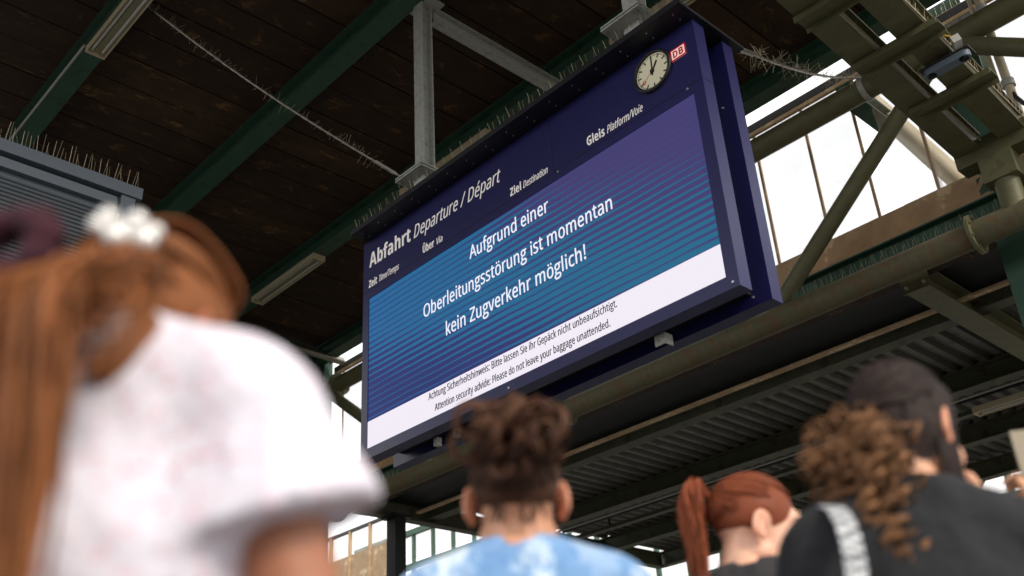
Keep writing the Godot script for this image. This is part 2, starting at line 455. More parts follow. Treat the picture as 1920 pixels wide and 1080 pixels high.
# twin-tube batten, length along x, top at y
func lamp(called: String, label: String, at: Vector3, l: float):
	var t := thing(called, label, "lamp", at, "batten lamps")
	var st := st_new()
	add_box(st, Vector3(0, -0.02, 0), Vector3(l, 0.04, 0.20))
	add_box(st, Vector3(0, -0.055, 0.10), Vector3(l, 0.07, 0.012))
	add_box(st, Vector3(0, -0.055, -0.10), Vector3(l, 0.07, 0.012))
	part(t, "housing", done(st), M.cream_metal, at)
	part(t, "reflector", box(l - 0.06, 0.02, 0.05), M.reflector, at + Vector3(0, -0.05, 0))
	for s in [-1, 1]:
		part(t, "end_cap", box(0.02, 0.09, 0.215), M.cream_metal, at + Vector3(s * (l / 2 + 0.008), -0.05, 0))
		part(t, "tube", tube(Vector3(-l / 2 + 0.04, 0, 0), Vector3(l / 2 - 0.04, 0, 0), 0.014, 12), M.white_plastic, at + Vector3(0, -0.068, s * 0.055))
		for e in [-1, 1]:
			part(t, "socket", box(0.03, 0.04, 0.03), M.reflector, at + Vector3(e * (l / 2 - 0.04), -0.065, s * 0.055))

func build_far_walls():
	var a := thing("brown_panel_wall", "distant wall of brown and white panels behind the canopy column", "wall", Vector3(-26.5, 0, -17))
	for i in 8:
		var x := -30.0 + i * 0.98
		part(a, "lower_panel", box(0.94, 8.45, 0.04), M.sill, Vector3(x, 4.23, -17))
		part(a, "pane", box(0.94, 0.66, 0.02), M.pane, Vector3(x, 8.8, -17))
		part(a, "post", box(0.07, 9.15, 0.09), M.mullion, Vector3(x - 0.49, 4.57, -16.97))
	part(a, "top_rail", box(7.9, 0.08, 0.1), M.dark_rail, Vector3(-26.6, 9.17, -17))
	part(a, "corner_post", box(0.12, 9.3, 0.12), M.black_steel, Vector3(-22.6, 4.65, -16.97))
	part(a, "corner_post", box(0.07, 9.3, 0.08), M.white_plastic, Vector3(-22.42, 4.65, -16.97))
	var b := thing("green_window_wall", "far window wall with mint green posts and cream panes", "wall", Vector3(-18, 0, -24))
	for i in 27:
		var x := -34.0 + i * 1.15
		part(b, "post", box(0.12, 11.5, 0.12), M.green, Vector3(x, 5.75, -23.95))
		for r in [[10.95, 0.95], [8.65, 2.6], [5.6, 3.2], [2.0, 3.8]]:
			part(b, "pane", box(1.05, r[1], 0.02), M.pane, Vector3(x + 0.575, r[0], -24))
	for y in [11.5, 10.22, 7.2, 3.95]:
		part(b, "rail", box(31.0, 0.22, 0.16), M.green, Vector3(-18.8, y, -23.93))
	for i in 3:
		var x: float = [-19.0, -12.0, -7.6][i]
		var cc := solo("far_column", box(0.3, 9.0, 0.3), M.black_steel, "thin black column standing before the far window wall", "column", Vector3(x, 4.5, -22.5), "far black columns")
	solo("far_brace", tube(Vector3(-9.4, 6.6, -22.4), Vector3(-7.4, 8.7, -22.4), 0.09, 8), M.black_steel, "black diagonal brace before the far window wall", "brace")

func build_kiosk():
	var k := thing("kiosk", "tall grey kiosk with louvred shutter and bird spikes on its roof", "kiosk", Vector3(-7.6, 0, -0.6))
	part(k, "body", box(3.0, 5.1, 3.44), M.grey_paint, Vector3(-7.63, 2.55, -0.62))
	part(k, "roof_edge", box(3.1, 0.09, 3.5), M.grey_paint, Vector3(-7.62, 5.15, -0.62))
	part(k, "corner_post", box(0.05, 5.1, 0.1), M.grey_paint, Vector3(-6.11, 2.55, -2.28))
	part(k, "corner_post", box(0.05, 5.1, 0.1), M.grey_paint, Vector3(-6.11, 2.55, 1.05))
	part(k, "shutter_rail", box(0.06, 0.07, 3.2), M.grey_paint, Vector3(-6.11, 5.03, -0.6))
	var s := st_new()
	add_box(s, Vector3.ZERO, Vector3(0.012, 0.026, 3.2), Basis(Vector3(0, 0, 1), 0.45))
	var slat := done(s)
	for i in 100:
		part(k, "slat", slat, M.grey_slat, Vector3(-6.115, 4.94 - i * 0.031, -0.61))

# ---------------------------------------------------------------- the board
func text(root: Node3D, s: String, x0: float, x1: float, y: float, cap: float, z: float, m: Material, bold := false, slant := 0.0):
	var f := SystemFont.new(); f.font_names = PackedStringArray(["Droid Sans"])
	if bold: f.font_weight = 700
	var t := TextMesh.new(); t.text = s; t.font = f; t.font_size = 64; t.pixel_size = 0.01; t.depth = 0.02
	t.curve_step = 1.5
	t.horizontal_alignment = HORIZONTAL_ALIGNMENT_LEFT
	var ref := TextMesh.new(); ref.text = "H"; ref.font = f; ref.font_size = 64; ref.pixel_size = 0.01; ref.depth = 0.02
	ref.horizontal_alignment = HORIZONTAL_ALIGNMENT_LEFT
	var ab := t.get_aabb(); var rb := ref.get_aabb()
	var sy := cap / rb.size.y
	var sx := (x1 - x0 - slant * cap) / ab.size.x
	var o := MeshInstance3D.new(); o.name = "lettering"; o.mesh = t; o.material_override = m
	root.add_child(o, true)
	var base := root.position
	var p := root.get_parent()
	if p != self and p is Node3D: base += (p as Node3D).position
	var b := Basis(Vector3(sx, 0, 0), Vector3(slant * sy, sy, 0), Vector3(0, 0, 0.15))
	var org := Vector3(x0, y, z) - b * Vector3(ab.position.x, rb.position.y, 0)
	o.transform = Transform3D(b, org - base)

func screen_tex() -> ImageTexture:
	var w := 1024; var h := 400
	var im := Image.create(w, h, false, Image.FORMAT_RGB8)
	var blue := Color(0.015, 0.40, 0.62); var teal := Color(0.07, 0.41, 0.56)
	var purp := Color(0.25, 0.21, 0.44); var indigo := Color(0.11, 0.15, 0.42)
	var n := FastNoiseLite.new(); n.seed = 5; n.frequency = 0.004
	for y in h:
		var v := float(y) / h           # 0 top
		for x in w:
			var u := float(x) / w
			# purple grows towards the upper right and lower left
			var right := clampf((0.62 - v + (u - 0.62) * 1.1) * 1.5, 0, 1) * smoothstep(0.25, 0.6, u)
			var left := clampf((v - 0.50 - u * 0.75) * 2.6 + 0.5, 0, 1) * (1.0 - smoothstep(0.45, 0.9, u))
			var amt := 0.18 + 0.82 * maxf(right, left * 0.8)
			var ph := fposmod(v * 21.0 + 0.15 * sin(u * 3.0) + n.get_noise_2d(x, y) * 0.15, 1.0)
			var tri_ := absf(ph * 2.0 - 1.0)
			var k := smoothstep(1.0 - amt - 0.2, 1.0 - amt + 0.2, tri_)
			var b0 := blue.lerp(teal, clampf(u * 1.3, 0, 1))
			var p0 := indigo.lerp(purp, clampf(u * 1.6 - v * 0.4, 0, 1))
			var c := b0.lerp(p0, k)
			if x % 4 == 0: c = c.darkened(0.12)
			if y % 4 == 0: c = c.darkened(0.08)
			im.set_pixel(x, y, c)
	return ImageTexture.create_from_image(im)

const EXPO := 1.9

func build_board():
	var x0 := -7.12; var x1 := -3.0635; var y0 := 3.98; var y1 := 6.184
	var cx := (x0 + x1) / 2; var W := x1 - x0
	var r := thing("departure_board", "large navy departure board with glowing blue message screen and clock", "sign", Vector3(cx, y0, -5.24))
	# front housing is a frame round the screen, so that the screen sits in a shallow recess
	var sx0 := -7.0275; var sx1 := -3.157; var sy0 := 4.075; var sy1 := 5.558
	part(r, "header_panel", box(W, y1 - sy1, 0.128), M.navy, Vector3(cx, (y1 + sy1) / 2, -5.064))
	part(r, "bottom_frame", box(W, sy0 - y0, 0.128), M.navy, Vector3(cx, (y0 + sy0) / 2, -5.064))
	part(r, "side_frame", box(sx0 - x0, sy1 - sy0, 0.128), M.navy, Vector3((x0 + sx0) / 2, (sy0 + sy1) / 2, -5.064))
	part(r, "side_frame", box(x1 - sx1, sy1 - sy0, 0.128), M.navy, Vector3((x1 + sx1) / 2, (sy0 + sy1) / 2, -5.064))
	part(r, "core", box(W - 0.3, 2.0, 0.225), M.cap, Vector3(cx, 5.08, -5.241))
	part(r, "rear_housing", box(W - 0.004, 2.18, 0.121), M.navy, Vector3(cx + 0.002, 5.085, -5.4145))
	# header seams
	part(r, "seam", box(W - 0.004, 0.004, 0.003), M.rubber, Vector3(cx, 5.64, -4.9995))
	part(r, "seam", box(0.005, 0.5, 0.003), M.rubber, Vector3(-4.545, 5.90, -4.9995))
	part(r, "seam", box(0.003, 0.004, 0.122), M.rubber, Vector3(x1 + 0.0005, 5.64, -5.064))
	part(r, "cap", box(4.04, 0.025, 0.78), M.cap, Vector3(-5.04, 6.199, -5.19))
	part(r, "cap_fascia", box(4.04, 0.05, 0.012), M.cap, Vector3(-5.04, 6.21, -4.803))
	var st := st_new()
	for i in 16:
		for zz in [-4.86, -4.94]:
			add_tube(st, [Vector3(-6.95 + i * 0.255, 6.178, zz), Vector3(-6.95 + i * 0.255, 6.19, zz)], [0.0045, 0.0045], 6)
	for p in [[-3.2, 5.62], [-4.50, 5.62], [-3.11, 4.02], [-5.2, 4.02]]:
		add_tube(st, [Vector3(p[0], p[1], -5.002), Vector3(p[0], p[1], -4.993)], [0.009, 0.009], 8)
	add_tube(st, [Vector3(-3.16, 5.6, -5.356), Vector3(-3.16, 5.6, -5.346)], [0.009, 0.009], 8)
	add_tube(st, [Vector3(-3.2, 4.06, -5.356), Vector3(-3.2, 4.06, -5.346)], [0.009, 0.009], 8)
	part(r, "rivets", done(st), M.rivet)
	# glowing screen
	var sm := StandardMaterial3D.new()
	sm.albedo_color = Color(0.01, 0.01, 0.02); sm.roughness = 0.6
	sm.emission_enabled = true; sm.emission_texture = screen_tex(); sm.emission = Color(0, 0, 0)
	sm.emission_operator = BaseMaterial3D.EMISSION_OP_ADD
	sm.emission_energy_multiplier = 1.0 / EXPO
	var q := QuadMesh.new(); q.size = Vector2(sx1 - sx0, sy1 - 4.325)
	var scr := part(r, "screen", q, sm, Vector3((sx0 + sx1) / 2, (sy1 + 4.325) / 2, -5.006))
	var q2 := QuadMesh.new(); q2.size = Vector2(sx1 - sx0, 4.325 - sy0)
	var ban := part(r, "notice_band", q2, glow(Color(0.95, 0.925, 0.97), 1.0 / EXPO), Vector3((sx0 + sx1) / 2, (sy0 + 4.325) / 2, -5.006))
	part(r, "screen_back", box(sx1 - sx0, sy1 - sy0, 0.09), M.cap, Vector3((sx0 + sx1) / 2, (sy0 + sy1) / 2, -5.08))
	var wt := glow(Color(0.95, 0.95, 1.0), 1.0 / EXPO)
	text(scr, "Aufgrund einer", -5.588, -4.642, 5.325, 0.125, -5.003, wt)
	text(scr, "Oberleitungsstörung ist momentan", -6.215, -4.005, 5.025, 0.125, -5.003, wt)
	text(scr, "kein Zugverkehr möglich!", -5.921, -4.305, 4.742, 0.125, -5.003, wt)
	var dk := mat(Color(0.10, 0.05, 0.16), 0.7)
	text(ban, "Achtung Sicherheitshinweis: Bitte lassen Sie ihr Gepäck nicht unbeaufsichtigt.", -6.168, -4.066, 4.243, 0.062, -5.003, dk)
	text(ban, "Attention security advide: Please do not leave your baggage unattended.", -6.088, -4.147, 4.122, 0.062, -5.003, dk)
	# printed header
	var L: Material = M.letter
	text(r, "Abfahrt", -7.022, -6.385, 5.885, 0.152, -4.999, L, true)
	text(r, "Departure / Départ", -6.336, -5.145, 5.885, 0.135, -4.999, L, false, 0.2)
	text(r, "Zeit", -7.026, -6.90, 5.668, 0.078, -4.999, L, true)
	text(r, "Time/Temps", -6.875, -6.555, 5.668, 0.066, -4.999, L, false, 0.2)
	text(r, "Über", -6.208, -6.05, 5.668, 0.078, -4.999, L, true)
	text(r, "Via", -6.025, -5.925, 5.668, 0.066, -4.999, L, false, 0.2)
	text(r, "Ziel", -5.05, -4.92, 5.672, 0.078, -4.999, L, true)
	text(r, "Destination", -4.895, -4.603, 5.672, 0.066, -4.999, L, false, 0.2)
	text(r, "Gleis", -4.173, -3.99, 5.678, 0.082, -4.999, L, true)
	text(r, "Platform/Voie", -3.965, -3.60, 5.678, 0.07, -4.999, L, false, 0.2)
	# clock
	var cc := Vector3(-3.462, 5.947, -5.0)
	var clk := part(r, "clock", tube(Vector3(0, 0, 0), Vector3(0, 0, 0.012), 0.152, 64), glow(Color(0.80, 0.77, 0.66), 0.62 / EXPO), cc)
	var ring := st_new()
	var pts := []; var rads := []
	for k in 65:
		var a := TAU * k / 64
		pts.append(Vector3(cos(a) * 0.163, sin(a) * 0.163, 0.02)); rads.append(0.014)
	add_tube(ring, pts, rads, 8, false)
	sub(clk, "rim", done(ring), M.cap)
	var ticks := st_new()
	for k in 60:
		var a := TAU * k / 60
		var big := k % 5 == 0
		var l := 0.036 if big else 0.012
		var wd := 0.011 if big else 0.005
		add_box(ticks, Vector3(sin(a) * (0.145 - l / 2), cos(a) * (0.145 - l / 2), 0.013), Vector3(wd, l, 0.002), Basis(Vector3(0, 0, 1), -a))
	sub(clk, "ticks", done(ticks), M.rubber)
	var hour := st_new(); add_box(hour, Vector3(0, 0.03, 0), Vector3(0.017, 0.115, 0.003)); 
	var ho := sub(clk, "hour_hand", done(hour), M.rubber); ho.position.z = 0.016; ho.rotation_degrees.z = -34
	var mn := st_new(); add_box(mn, Vector3(0, 0.045, 0), Vector3(0.012, 0.17, 0.003))
	var mo := sub(clk, "minute_hand", done(mn), M.rubber); mo.position.z = 0.019; mo.rotation_degrees.z = -2
	var sc := st_new(); add_box(sc, Vector3(0, 0.05, 0), Vector3(0.004, 0.16, 0.002))
	var sp := []; var srd := []
	for k in 17:
		sp.append(Vector3(cos(TAU * k / 16) * 0.015, 0.105 + sin(TAU * k / 16) * 0.015, 0)); srd.append(0.003)
	add_tube(sc, sp, srd, 5, false)
	var so := sub(clk, "second_hand", done(sc), mat(Color(0.75, 0.12, 0.08), 0.5)); so.position.z = 0.023; so.rotation_degrees.z = -231
	sub(clk, "hub", tube(Vector3(0, 0, 0.014), Vector3(0, 0, 0.026), 0.018, 16), M.rubber)
	# railway emblem: white field, red border and letters
	var em := part(r, "emblem", box(0.128, 0.09, 0.008), glow(Color(1.0, 0.86, 0.84), 0.8 / EXPO), Vector3(-3.222, 5.968, -4.996))
	var red := glow(Color(0.78, 0.03, 0.04), 0.6 / EXPO)
	var eb := st_new()
	for s in [-1, 1]:
		add_box(eb, Vector3(0, s * 0.045, 0.004), Vector3(0.136, 0.008, 0.006)); add_box(eb, Vector3(s * 0.064, 0, 0.004), Vector3(0.008, 0.082, 0.006))
	sub(em, "border", done(eb), red)
	text(em, "DB", -3.268, -3.176, 5.938, 0.06, -4.99, red, true)
	# small bracket below
	var br := part(r, "bracket", box(0.09, 0.08, 0.012), M.galv, Vector3(-3.86, 3.955, -5.17))
	sub(br, "lug", box(0.012, 0.08, 0.08), M.galv).position = Vector3(0.04, 0, -0.04)
	part(r, "bracket", box(0.05, 0.07, 0.05), M.galv, Vector3(-6.3, 3.96, -5.2))
	part(r, "bracket", box(0.05, 0.07, 0.05), M.galv, Vector3(-6.05, 3.96, -5.2))
	# hangers: plate, post and head
	for i in 2:
		var x: float = [-6.45, -3.72][i]
		var h := thing("board_hanger", ["galvanized hanger post above the word Abfahrt on the board", "galvanized hanger post above the clock end of the board"][i], "post", Vector3(x, 6.2, -5.24), "board hangers")
		part(h, "stub", box(0.16, 0.5, 0.16), M.galv, Vector3(x, 6.45, -5.24))
		part(h, "base_plate", box(0.40, 0.018, 0.40), M.galv, Vector3(x - 0.02, 6.70, -5.24))
		part(h, "upper_plate", box(0.40, 0.018, 0.40), M.galv, Vector3(x - 0.02, 6.73, -5.24))
		var pm := i_beam(0.14, 0.14, 2.2, 0.014, 0.012)
		part(h, "post", pm, M.galv, Vector3(x, 7.84, -5.24), Vector3(90, 0, 0))
		part(h, "head_plate", box(0.34, 0.02, 0.34), M.galv, Vector3(x, 8.945, -5.24))
		var bt := st_new()
		for a in [-0.16, 0.16]:
			for b in [-0.16, 0.16]:
				add_tube(bt, [Vector3(a - 0.02, 6.67, b), Vector3(a - 0.02, 6.755, b)], [0.012, 0.012], 6)
		part(h, "bolts", done(bt), M.steel, Vector3(x, 0, -5.24))
		var gbm := thing("hanger_beam", ["galvanized beam from the Abfahrt hanger back to the next roof beam", "galvanized beam from the clock hanger back to the next roof beam"][i], "beam", Vector3(x, 8.9, -6.2), "hanger beams")
		part(gbm, "beam", i_beam(0.14, 0.14, 2.15, 0.014, 0.012), M.galv, Vector3(x + 0.02, 8.86, -6.45))
		part(gbm, "end_plate", box(0.2, 0.2, 0.02), M.galv, Vector3(x + 0.02, 8.86, -7.53))

func sub(p: Node3D, called: String, mesh: Mesh, m: Material) -> MeshInstance3D:
	var o := MeshInstance3D.new(); o.name = called; o.mesh = mesh; o.material_override = m
	p.add_child(o, true); return o

func build_fixtures():
	lamp("ceiling_lamp", "cream batten lamp with bare tubes above the grey kiosk", Vector3(-8.35, 8.93, -2.87), 1.75)
	lamp("ceiling_lamp", "cream batten lamp left of the departure board", Vector3(-12.4, 8.93, -7.27), 1.75)
	lamp("ceiling_lamp", "cream batten lamp just behind the board cap near its hanger", Vector3(-8.5, 8.93, -7.27), 1.75)
	lamp("ceiling_lamp", "cream batten lamp behind the clock end of the board cap", Vector3(-4.6, 8.93, -7.27), 1.75)
	solo("lamp_conduit", tube(Vector3(-11.9, 0, 0), Vector3(-9.25, 0, 0), 0.016, 8), M.galv, "thin cable conduit along the beam beside the kiosk lamp", "conduit", Vector3(0, 8.93, -2.75))
	# stay chains
	var a := Vector3(-6.66, 6.78, -5.14); var b := Vector3(-8.45, 9.18, -2.85)
	chain("stay_chain", "rusty stay chain with bird spikes from board hanger to ceiling", a, b, 0.10)
	chain("stay_chain", "stay chain with dense spikes from board cap to truss pipe", Vector3(-3.06, 6.21, -5.55), Vector3(-3.68, 8.28, -9.25), 0.13)

func chain(called: String, label: String, a: Vector3, b: Vector3, sp: float):
	var t := thing(called, label, "chain", a)
	var n := 70
	var pts := []; var rads := []
	for i in n + 1:
		var u := float(i) / n
		pts.append(a.lerp(b, u) - Vector3(0, 0.10 * sin(PI * u), 0)); rads.append(0.009 if i % 2 else 0.014)
	var st := st_new(); add_tube(st, pts, rads, 6)
	part(t, "links", done(st), M.steel)
	var tb := st_new()
	for s in [-0.018, 0.018]:
		add_tube(tb, [pts[2] + Vector3(s, 0, 0), pts[7] + Vector3(s, 0, 0)], [0.007, 0.007], 6)
	part(t, "turnbuckle", done(tb), M.steel)
	var d := (b - a).normalized()
	var sk := st_new()
	var cnt := int(a.distance_to(b) / 0.022)
	for i in cnt:
		var u := float(i) / cnt
		if u < 0.06 or (u > 0.52 and u < 0.56): continue
		var p := a.lerp(b, u) - Vector3(0, 0.10 * sin(PI * u), 0)
		var ang := rng.randf() * TAU
		var side := d.cross(Vector3(cos(ang), sin(ang), 0.3)).normalized()
		spike(sk, p, p + side * sp * rng.randf_range(0.6, 1.1) + d * rng.randf_range(-0.03, 0.03), 0.0021)
	var o := part(t, "spikes", done(sk), M.spike); o.set_meta("kind", "stuff")

func spike(st: SurfaceTool, a: Vector3, b: Vector3, r := 0.0014):
	var f := frame_of(b - a)
	st.set_smooth_group(-1)
	var p := []; var q := []
	for k in 3:
		var v := (f.x * cos(TAU * k / 3) + f.y * sin(TAU * k / 3)) * r
		p.append(a + v); q.append(b + v * 0.7)
	for k in 3:
		var j := (k + 1) % 3
		quad(st, p[k], q[k], q[j], p[j])

func spike_strip(label: String, a: Vector3, b: Vector3, up: Vector3, side: Vector3, h := 0.11, step := 0.03):
	var t := thing("spike_strip", label, "bird spikes", (a + b) / 2)
	var d := (b - a)
	var n := int(d.length() / step)
	var st := st_new()
	for i in n:
		var p := a + d * ((i + rng.randf() * 0.5) / n)
		var lean := [-0.42, 0.0, 0.42, 0.18][i % 4] as float
		spike(st, p, p + (up + side * (lean + rng.randf_range(-0.08, 0.08)) + d.normalized() * rng.randf_range(-0.12, 0.12)) * h * rng.randf_range(0.8, 1.08))
	var o := part(t, "spikes", done(st), M.spike); o.set_meta("kind", "stuff")
	var bs := st_new(); add_tube(bs, [a, b], [0.008, 0.008], 6)
	part(t, "base_strip", done(bs), M.spike)

func build_spikes():
	var U := Vector3.UP
	spike_strip("row of bird spikes along the front edge of the board cap", Vector3(-7.04, 6.22, -4.83), Vector3(-3.04, 6.22, -4.83), U, Vector3(0, 0, 1))
	spike_strip("row of bird spikes along the rear edge of the board cap", Vector3(-7.04, 6.22, -5.5), Vector3(-3.04, 6.22, -5.5), U, Vector3(0, 0, 1))
	spike_strip("row of bird spikes along the kiosk roof edge", Vector3(-6.1, 5.2, -2.35), Vector3(-6.1, 5.2, 0.2), U, Vector3(1, 0, 0), 0.13, 0.026)
	spike_strip("row of bird spikes on top of the large lower pipe", Vector3(-13.5, 6.06, -9.3), Vector3(-1.5, 6.06, -9.3), U, Vector3(0, 0, 1), 0.12, 0.03)
	spike_strip("row of bird spikes on top of the upper truss pipe", Vector3(-7.2, 8.28, -9.3), Vector3(-1.8, 8.28, -9.3), U, Vector3(0, 0, 1), 0.13, 0.04)
	spike_strip("row of bird spikes along the diagonal truss brace", Vector3(-5.35, 6.12, -9.3), Vector3(-3.6, 7.56, -9.3), Vector3(-0.64, 0.77, 0), Vector3(0, 0, 1), 0.13, 0.05)
	for x in [-2.60, -2.165]:
		spike_strip("row of bird spikes along the " + ("inner" if x < -2.4 else "outer") + " flange of the ladder girder", Vector3(x + 0.05, 6.75, -4.2), Vector3(x - 0.05, 6.75, -9.1), U, Vector3(1, 0, 0), 0.1, 0.04)
	spike_strip("row of bird spikes on the window wall top rail", Vector3(-6.0, 8.94, -9.82), Vector3(-2.5, 8.94, -9.82), U, Vector3(0, 0, 1), 0.12, 0.03)

#PEOPLE
# ---- signed-distance bodies, meshed as surface nets
func cap_(a: Vector3, b: Vector3, ra: float, rb: float, extra := {}) -> Dictionary:
	var d := {"t": 0, "a": a, "b": b, "ra": ra, "rb": rb}
	d.merge(extra); return d

func ell(c: Vector3, r: Vector3, basis := Basis.IDENTITY, extra := {}) -> Dictionary:
	var d := {"t": 1, "a": c, "r": r, "inv": basis.inverse(), "rad": maxf(r.x, maxf(r.y, r.z)), "mn": minf(r.x, minf(r.y, r.z))}
	d.merge(extra); return d

func sdf_mesh(prims: Array, cell: float, k: float, st: SurfaceTool, xf := Transform3D.IDENTITY, tint := 0, base := Color.WHITE):
	var lo := Vector3.INF; var hi := -Vector3.INF
	for p in prims:
		if p.get("sub", false): continue
		var r: float = maxf(p.ra, p.rb) if p.t == 0 else p.rad
		var q0: Vector3 = p.a; var q1: Vector3 = p.b if p.t == 0 else p.a
		lo = lo.min(q0.min(q1) - Vector3.ONE * r); hi = hi.max(q0.max(q1) + Vector3.ONE * r)
	lo -= Vector3.ONE * cell * 3; hi += Vector3.ONE * cell * 3
	var n := Vector3i(((hi - lo) / cell).ceil()) + Vector3i.ONE
	var f := PackedFloat32Array(); f.resize(n.x * n.y * n.z); f.fill(1.0)
	var pad := cell * 2.5 + k
	for pass_ in 2:
		for p in prims:
			var is_sub: bool = p.get("sub", false)
			if is_sub != (pass_ == 1): continue
			var t: int = p.t
			var a: Vector3 = p.a
			var b: Vector3 = p.b if t == 0 else a
			var ra: float = p.ra if t == 0 else p.rad
			var rb: float = p.rb if t == 0 else ra
			var kk: float = p.get("k", k)
			var clip: bool = p.has("cn")
			var cn: Vector3 = p.get("cn", Vector3.ZERO); var cd: float = p.get("cd", 0.0)
			var big := maxf(ra, rb) + pad
			var i0 := Vector3i(((a.min(b) - Vector3.ONE * big - lo) / cell).floor()).max(Vector3i.ZERO)
			var i1 := Vector3i(((a.max(b) + Vector3.ONE * big - lo) / cell).ceil()).min(n - Vector3i.ONE)
			var ab := b - a; var l2 := maxf(ab.length_squared(), 1e-9)
			var inv: Basis = p.get("inv", Basis.IDENTITY); var er: Vector3 = p.get("r", Vector3.ONE); var mn: float = p.get("mn", 1.0)
			for z in range(i0.z, i1.z + 1):
				for y in range(i0.y, i1.y + 1):
					var row := (z * n.y + y) * n.x
					for x in range(i0.x, i1.x + 1):
						var q := lo + Vector3(x, y, z) * cell - a
						var d: float
						if t == 0:
							var h := clampf(q.dot(ab) / l2, 0.0, 1.0)
							d = (q - ab * h).length() - ra + (ra - rb) * h
						else:
							var e := (inv * q) / er
							var el := e.length()
							d = (el - 1.0) * mn if el < 0.5 else el * (el - 1.0) / maxf((e / er).length(), 1e-6)
						if clip: d = maxf(d, (q + a).dot(cn) - cd)
						var o := f[row + x]
						if is_sub:
							var hs := clampf(0.5 - 0.5 * (o + d) / kk, 0.0, 1.0)
							f[row + x] = lerpf(o, -d, hs) + kk * hs * (1.0 - hs)
						else:
							var hh := clampf(0.5 + 0.5 * (o - d) / kk, 0.0, 1.0)
							f[row + x] = lerpf(o, d, hh) - kk * hh * (1.0 - hh)
	# surface nets
	var idx := {}
	var verts := PackedVector3Array(); var norms := PackedVector3Array()
	var sx := 1; var sy := n.x; var sz := n.x * n.y
	var off := [0, sx, sy, sx + sy, sz, sx + sz, sy + sz, sx + sy + sz]
	for z in n.z - 1:
		for y in n.y - 1:
			var row := z * sz + y * sy
			for x in n.x - 1:
				var i := row + x
				var m := 0
				if f[i] < 0: m |= 1
				if f[i + sx] < 0: m |= 2
				if f[i + sy] < 0: m |= 4
				if f[i + sx + sy] < 0: m |= 8
				if f[i + sz] < 0: m |= 16
				if f[i + sx + sz] < 0: m |= 32
				if f[i + sy + sz] < 0: m |= 64
				if f[i + sx + sy + sz] < 0: m |= 128
				if m == 0 or m == 255: continue
				var acc := Vector3.ZERO; var cnt := 0
				for e in EDGES:
					var a0: int = e[0]; var a1: int = e[1]
					if (m >> a0 & 1) == (m >> a1 & 1): continue
					var v0 := f[i + off[a0]]; var v1 := f[i + off[a1]]
					var u := v0 / (v0 - v1)
					acc += (CORN[a0] as Vector3).lerp(CORN[a1], u); cnt += 1
				var g := Vector3(f[i + sx] - f[i] + f[i + sx + sy + sz] - f[i + sy + sz], f[i + sy] - f[i] + f[i + sx + sy + sz] - f[i + sx + sz], f[i + sz] - f[i] + f[i + sx + sy + sz] - f[i + sx + sy])
				idx[i] = verts.size()
				verts.append(lo + (Vector3(x, y, z) + acc / cnt) * cell)
				norms.append(g.normalized())
	var ids := []
	for i in idx:
		# quads round the three edges that leave the low corner
		var s0 := f[i] < 0
		for ax in 3:
			var st1: int = [sx, sy, sz][ax]
			var s1 := f[i + st1] < 0
			if s0 == s1: continue
			var u: int = [sy, sz, sx][ax]; var v: int = [sz, sx, sy][ax]
			if not (idx.has(i - u) and idx.has(i - v) and idx.has(i - u - v)): continue
			var qd := [idx[i], idx[i - u], idx[i - u - v], idx[i - v]]
			if s0: qd.reverse()
			for w in [0, 1, 2, 0, 2, 3]: ids.append(qd[w])
	for w in ids:
		var p: Vector3 = verts[w]
		st.set_normal((xf.basis * norms[w]).normalized())
		st.set_color(lip_tint(p) if tint == 1 else base)
		st.add_vertex(xf * p)

const EDGES := [[0, 1], [2, 3], [4, 5], [6, 7], [0, 2], [1, 3], [4, 6], [5, 7], [0, 4], [1, 5], [2, 6], [3, 7]]
const CORN := [Vector3(0, 0, 0), Vector3(1, 0, 0), Vector3(0, 1, 0), Vector3(1, 1, 0), Vector3(0, 0, 1), Vector3(1, 0, 1), Vector3(0, 1, 1), Vector3(1, 1, 1)]

func mirrored(p: Vector3, s: int) -> Vector3:
	return Vector3(p.x * s, p.y, p.z)

var head_arr: ArrayMesh
var hand_arr := []
var down := Vector3(0, -1, 0)      # gravity in the frame of the head being dressed

func lip_tint(p: Vector3) -> Color:
	var d := Vector2(p.x / 0.027, (p.y + 0.068) / 0.011).length()
	var c := Color(1, 1, 1)
	if p.z < -0.07 and d < 1.0: c = Color(0.80, 0.52, 0.50)
	var eb := Vector2((absf(p.x) - 0.033) / 0.022, (p.y - 0.03 + absf(absf(p.x) - 0.035) * 0.15) / 0.0045).length()
	if p.z < -0.07 and eb < 1.0: c = Color(0.35, 0.25, 0.2)
	if absf(p.x) > 0.070: c = Color(1.0, 0.86, 0.82)
	return c

